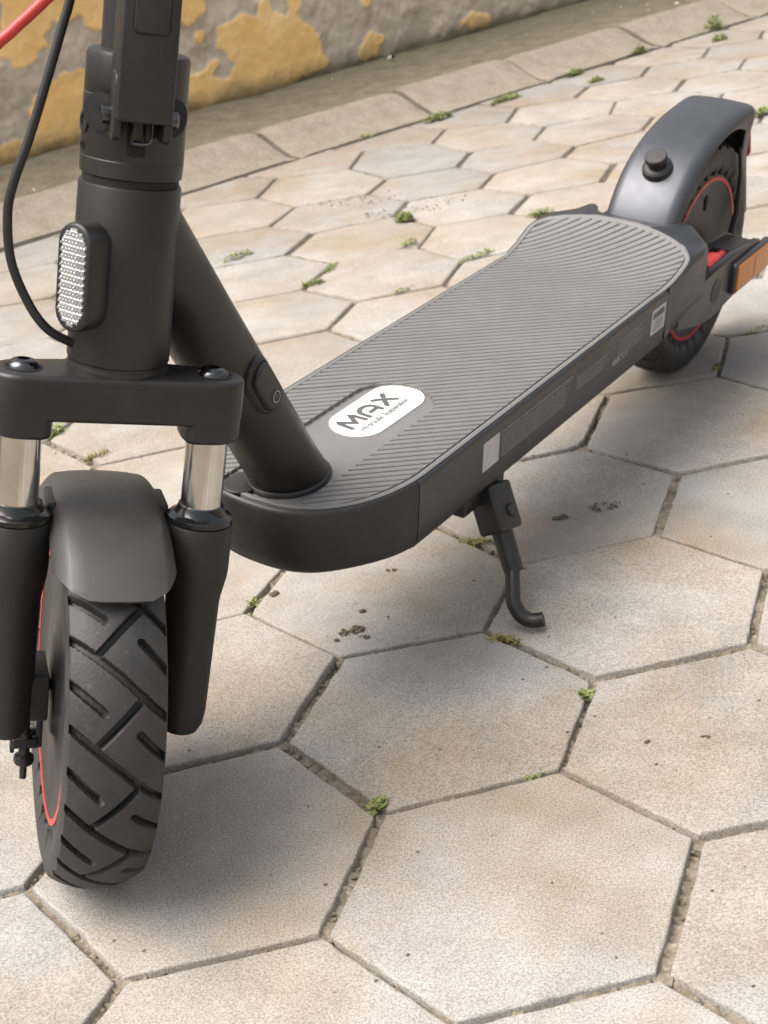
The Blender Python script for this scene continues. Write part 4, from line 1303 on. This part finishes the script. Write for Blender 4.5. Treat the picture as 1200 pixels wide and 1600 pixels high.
# --- kickstand --------------------------------------------------------------------
kd = (Vector((0.566, 0.124, 0.030)) - Vector((0.546, 0.0800, 0.102)))
kdir = kd.normalized()
kb = MB()
k1 = Vector((1, 0, 0)); k1 = (k1 - kdir * k1.dot(kdir)).normalized(); k2 = kdir.cross(k1)
kc = Vector((0.5445, 0.0765, 0.108))
def kblock(a, b, h): return kc + k1 * a + k2 * b + kdir * h
kb.prism(rrect(-0.0150, -0.0118, 0.0150, 0.0118, 0.003, 4), kblock, -0.012, 0.0265, 0.0028)
kick = obj('kickstand_bracket', kb, 'frame', sc, ang=35)
sgn = 1 if k2.y > 0 else -1
obj('kickstand_pin', MB().lathe([(0, 0.0), (0.0055, 0.0), (0.0055, 0.0133), (0.0046, 0.0143), (0, 0.0145)], kblock(-0.004, 0, 0.012), k2 * sgn, 28), 'plastic', kick, ang=35)
obj('kickstand_mount', MB().box((0.520, 0.040, 0.108), (0.585, 0.074, 0.130), 0.003), 'black', kick, ang=35)
s0 = kc + kdir * 0.024
kick_pts = [s0, s0 + kdir * 0.032]
obj('kickstand_sleeve', MB().tube([s0, s0 + kdir * 0.036], [0.0088, 0.0080], 28), 'frame', kick, ang=35)
b0 = s0 + kdir * 0.030
inv = ROOT.inverted()
gp = ROOT @ Vector((0.576, 0.132, 0.0218))
C1 = inv @ Vector((gp.x - 0.006, gp.y + 0.001, 0.0062))
tipw = Vector((0.93, -0.30, 0.20)).normalized()
tipd = inv.to_3x3() @ tipw
cA = C1 - kdir * 0.020; cB = C1 + tipd * 0.016
foot = [b0, b0 * 0.6 + cA * 0.4, cA]
for k in range(1, 11):
    q = k / 10
    foot.append(cA * (1 - q) ** 2 + C1 * 2 * q * (1 - q) + cB * q * q)
foot.append(cB + tipd * 0.003)
obj('kickstand_leg', MB().tube(foot, 0.0060, 24), 'frame', kick, ang=45)

# --- cables ------------------------------------------------------------------------
def smooth_path(pts, n=8):
    P = [Vector(p) for p in pts]; out = []
    for i in range(len(P) - 1):
        p0 = P[max(i - 1, 0)]; p1 = P[i]; p2 = P[i + 1]; p3 = P[min(i + 2, len(P) - 1)]
        for k in range(n):
            t = k / n
            out.append(0.5 * ((2 * p1) + (p2 - p0) * t + (2 * p0 - 5 * p1 + 4 * p2 - p3) * t * t + (-p0 + 3 * p1 - 3 * p2 + p3) * t ** 3))
    out.append(P[-1]); return out
cb = [(0.030, -0.02, 0.70), (0.020, -0.022, 0.42), (0.012, -0.028, 0.26), (0.012, -0.0388, 0.199), (0.012, -0.0425, 0.1826), (0.012, -0.0479, 0.1592), (0.012, -0.0562, 0.1252), (0.012, -0.0643, 0.0973), (0.012, -0.0663, 0.0799), (0.012, -0.0632, 0.0555), (0.012, -0.0529, 0.0328), (0.012, -0.0417, 0.0188), (0.008, -0.027, 0.0105)]
obj('brake_cable', MB().tube(smooth_path(cb), 0.0026, 14), 'cable', sc, STEER)
rc = [(0.03, 0.03, 0.72), (0.035, 0.03, 0.40), (0.03, -0.005, 0.248), (0.03, -0.028, 0.222), (0.03, -0.0502, 0.1988), (0.03, -0.0598, 0.1883), (0.03, -0.0689, 0.1786), (0.03, -0.081, 0.1641), (0.025, -0.098, 0.125), (0.005, -0.100, 0.07), (-0.02, -0.090, 0.01), (-0.045, -0.070, -0.03), (-0.06, -0.05, -0.06)]
obj('red_cable', MB().tube(smooth_path(rc), 0.0030, 14), 'red', sc, STEER)

# ------------------------------------------------------------------ weeds, soil, litter
def tuft(x, y, r, h, n, kind, label, z=0.0, stretch=None, mat='leaf', seed=0):
    rnd = random.Random(seed * 13 + 5)
    mb = MB()
    for _ in range(n):
        a = rnd.uniform(0, 2 * math.pi); q = r * math.sqrt(rnd.random())
        px, py = q * math.cos(a), q * math.sin(a)
        if stretch:                                     # (angle in degrees, factor): weeds that follow a joint
            sa_, sf_ = R(stretch[0]), stretch[1]
            u = px * sf_; w = py * 0.55
            px, py = u * math.cos(sa_) - w * math.sin(sa_), u * math.sin(sa_) + w * math.cos(sa_)
        if kind == 'grass':
            L = h * rnd.uniform(0.5, 1.15); w = 0.0011 * rnd.uniform(0.7, 1.3); lean = rnd.uniform(0.15, 0.9); aa = rnd.uniform(0, 6.28)
            dx, dy = math.cos(aa), math.sin(aa)
            vs, fs = [], []
            for k in range(4):
                q_ = k / 3; ww = w * (1 - q_ * 0.92)
                cx_, cz = lean * L * q_ * q_, L * q_ * (1 - 0.25 * lean * q_)
                vs += [(px + dx * cx_ - dy * ww, py + dy * cx_ + dx * ww, cz), (px + dx * cx_ + dy * ww, py + dy * cx_ - dx * ww, cz)]
            fs = [(0, 1, 3, 2), (2, 3, 5, 4), (4, 5, 7, 6)]
            mb.add(vs, fs)
        else:
            # small pointed leaf on a thin stalk
            hz = h * (rnd.random() ** 0.7) * max(0.15, 1 - (q / r) ** 2 * 0.6)
            L = 0.0062 * rnd.uniform(0.6, 1.35) * (1.0 if kind == 'leafy' else 0.62); w = L * 0.36
            aa = rnd.uniform(0, 6.28); pit = rnd.uniform(-0.3, 0.9)
            d = Vector((math.cos(aa) * math.cos(pit), math.sin(aa) * math.cos(pit), math.sin(pit)))
            sv = d.cross(Vector((rnd.uniform(-.4, .4), rnd.uniform(-.4, .4), 1))).normalized()
            nv = sv.cross(d)
            p0 = Vector((px, py, max(0.0006, hz)))
            mb.add([p0, p0 + d * L * .45 + sv * w - nv * L * .08, p0 + d * L, p0 + d * L * .45 - sv * w - nv * L * .08, p0 + d * L * .5], [(0, 4, 1), (1, 4, 2), (2, 4, 3), (3, 4, 0)])
            if kind == 'leafy' and rnd.random() < 0.35:
                mb.add([(px * .5, py * .5, 0), (px * .5 + .0008, py * .5, 0), p0], [(0, 1, 2)])
    o = obj('weed', mb, mat, None, Matrix.Translation((x, y, z)), smooth=False, fix=False)
    tag(o, label, 'weed', 'weeds growing in the paving joints')
    return o
KG = 30
T_ = [
 (0.263, 1.423, .020, .020, 260, 'leafy', 'round bright green weed in a joint just beyond the middle of the deck', None, 'leaf'),
 (0.241, 1.278, .024, .012, 70, 'leafy', 'sparse pale weed in front of the round bright green weed', (60, 1.3), 'leaf'),
 (-0.010, 1.383, .022, .012, 90, 'leafy', 'low leafy weed along the joint right beside the down tube', (30, 1.8), 'leaf'),
 (0.076, 1.157, .020, .014, 150, 'grass', 'green grass tuft at the joint corner left of the deck edge', (20, 1.2), 'leaf'),
 (0.112, 1.223, .018, .010, 130, 'grass', 'yellowish grass in the joint leading up from the corner tuft', (60, 2.0), 'leaf'),
 (0.312, 1.145, .022, .012, 260, 'moss', 'long strip of olive weed meeting the far edge of the deck', (30, 2.2), 'leaf'),
 (0.490, 2.195, .030, .020, 320, 'leafy', 'spreading green weed at the kerb above the deck, second tuft from the left', (30, 1.8), 'leaf'),
 (0.656, 2.272, .030, .020, 340, 'leafy', 'green weed at the kerb, third clump from the left', (30, 2.0), 'leaf'),
 (0.868, 2.309, .022, .016, 200, 'leafy', 'green weed between two pavers one step in from the kerb', (30, 1.4), 'leaf'),
 (0.853, 2.425, .026, .026, 260, 'leafy', 'weed at the kerb foot behind the clump one step in', (30, 1.4), 'leaf'),
 (1.053, 2.560, .022, .030, 230, 'leafy', 'rounded green weed against the kerb below a kerb joint', (30, 1.2), 'leaf'),
 (1.297, 2.710, .030, .055, 360, 'leafy', 'tallest leafy weed against the kerb at the upper right', None, 'leaf'),
 (1.247, 2.555, .026, .022, 200, 'leafy', 'lower weed in front of the tallest kerb weed', (30, 1.3), 'leaf'),
 (0.328, 2.135, .018, .010, 120, 'leafy', 'small weed at the kerb foot, leftmost of those above the deck', (30, 1.6), 'leaf'),
 (0.456, 1.314, .020, .014, 130, 'leafy', 'small weed in a joint touching the deck tail in view', (20, 1.5), 'leaf'),
 (0.523, 0.644, .014, .010, 90, 'grass', 'short dry grass in the joint at the right edge below the amber reflector', (25, 2.0), 'drymoss'),
 (0.991, 1.720, .030, .022, 220, 'leafy', 'green weed in a joint behind the rear mudguard', (30, 1.2), 'leaf'),
 (-0.064, -0.098, .0055, .010, 46, 'leafy', 'tiny green weed at the joint corner right of the front wheel', None, 'leaf'),
 (0.105, -0.021, .0048, .007, 26, 'leafy', 'tiny weed in the joint right of the kickstand foot', (70, 1.6), 'leaf'),
 (-0.242, 0.650, .015, .012, 110, 'grass', 'straw-coloured weed seen between the fork legs above the mudguard', (25, 1.4), 'drymoss'),
 (-0.287, 0.750, .014, .014, 110, 'leafy', 'green weed seen just under the left end of the fork crown', (60, 1.4), 'leaf'),
 (-0.113, 0.231, .007, .006, 60, 'moss', 'little patch of moss at the joint corner right of the fork leg', None, 'leaf'),
 (0.093, 0.258, .012, .006, 120, 'moss', 'dry brown moss in the joint just behind the kickstand bracket', (-30, 1.8), 'drymoss'),
 (0.072, 0.081, .010, .006, 110, 'moss', 'flat dry moss in the joint beside the kickstand foot', (-28, 1.9), 'drymoss'),
 (0.043, -0.103, .007, .003, 34, 'moss', 'thin pale moss at the joint in front of the nearest whole paver', (30, 1.8), 'leaf'),
 (0.436, 0.553, .010, .010, 90, 'grass', 'dry grass at the joint corner right of the rear wheel', (60, 1.4), 'drymoss'),
 (-0.368, 2.000, .020, .014, 90, 'leafy', 'weed at the kerb foot left of the head tube', (30, 1.6), 'leaf'),
 (0.184, 1.048, .012, .008, 70, 'moss', 'thin moss in the joint close to the far deck edge', (30, 2.4), 'leaf'),
]
for k, (x, y, r, h, n, kind, lab_, stv, mt) in enumerate(T_):
    tuft(x, y, r * 0.74, h * 0.74, int(n * 0.85), kind, lab_, -0.003 if y < 1 else -0.001, stv, mt, k)

def crumb(mb, x, y, z, s, rnd):
    n = 7
    top = []
    ring0 = []; ring1 = []
    for k in range(n):
        a = 2 * math.pi * k / n
        r = s * rnd.uniform(0.7, 1.2)
        ring0.append((x + r * math.cos(a), y + r * math.sin(a) * 0.8, z))
        ring1.append((x + r * .6 * math.cos(a), y + r * .55 * math.sin(a), z + s * rnd.uniform(0.2, 0.6)))
    mb.loft([ring0, ring1], False, True)
rnd = random.Random(4)
cm = MB()
CL = [(-0.041, 0.145, .008, 44, .0017), (-0.033, 0.131, .004, 10, .0015), (-0.027, 0.174, .002, 3, .0025), (-0.053, 0.134, .003, 4, .0020), (-0.094, 0.237, .002, 2, .0036), (0.174, 0.271, .006, 12, .0022), (0.217, 0.276, .012, 26, .0018),
      (0.01, 0.237, .003, 4, .0022), (0.252, 1.237, .003, 3, .003), (0.163, -0.104, .003, 4, .0016), (0.127, -0.094, .003, 3, .0018), 
      (0.30, 1.50, .07, 60, .0022), (0.22, 1.62, .06, 40, .0022)]
for x, y, r, n, s in CL:
    for _ in range(n):
        a = rnd.uniform(0, 6.28); q = r * math.sqrt(rnd.random())
        crumb(cm, x + q * math.cos(a) * 1.3, y + q * math.sin(a) * 0.75, 0.0, s * rnd.uniform(0.5, 1.2), rnd)
for _ in range(150):                                       # single specks strewn over the pavers
    x, y = rnd.uniform(-0.45, 0.45), rnd.uniform(-0.38, 0.75)
    crumb(cm, x, y, -0.0004, rnd.choice([.0005, .0007, .0009, .0014]), rnd)
tag(obj('soil_crumbs', cm, 'dirt', smooth=False), 'dark soil crumbs and specks scattered over the pavers', 'soil', kind='stuff')
gm = MB()
for e, (a, b) in edges.items():
    mid = (a + b) / 2
    if mid.y > 0.6 or mid.y < -0.5: continue
    d = (b - a); nrm2 = Vector((-d.y, d.x)).normalized()
    for _ in range(int(26 * rnd.random())):
        q = rnd.random(); p = a + d * q + nrm2 * rnd.uniform(-0.004, 0.004)
        crumb(gm, p.x, p.y, rnd.uniform(-0.0065, -0.0035), rnd.uniform(.0007, .0020), rnd)
tag(obj('joint_gravel', gm, 'mortar', smooth=False), 'fine gravel and crumbled mortar lying in the paving joints', 'gravel', kind='stuff')

M['paper'] = plain('cigarette_paper', (0.78, 0.76, 0.72), 0.7)
bp_ = W0 + WT * 0.572 - WN * 0.045
butt = empty('cigarette_butt', Matrix.Translation((bp_[0], bp_[1], 0.0505)) @ Matrix.Rotation(R(-62), 4, 'Z'))
tag(butt, 'white cigarette butt with a dark end lying against the wall foot', 'cigarette butt')
obj('filter', MB().tube([(0, 0, 0), (0.014, 0, 0.004)], 0.0045, 16), 'paper', butt)
obj('burnt_end', MB().tube([(0.0138, 0, 0.0039), (0.018, 0, 0.0050)], [0.0044, 0.0036], 16), 'gap', butt)
fl = MB()
for _ in range(34):
    t = rnd.uniform(-0.5, 1.6); d_ = KERB_D + rnd.uniform(0.10, 0.40)
    x, y, z = kp(t + 1.1, d_, 0.0455 + (d_ - KERB_D - .118) * .02)
    s = rnd.choice([.002, .003, .003, .008]); a = rnd.uniform(0, 3.1)
    c_, s_ = math.cos(a) * s, math.sin(a) * s
    fl.add([(x + c_, y + s_, z), (x - s_ * .4, y + c_ * .4, z + .002), (x - c_ * 1.2, y - s_, z + .001), (x + s_ * .5, y - c_ * .5, z)], [(0, 1, 2, 3)])
tag(obj('paint_flakes', fl, 'paper', smooth=False, fix=False), 'pale paint flakes scattered on the dirty strip by the wall', 'paint flakes', kind='stuff')
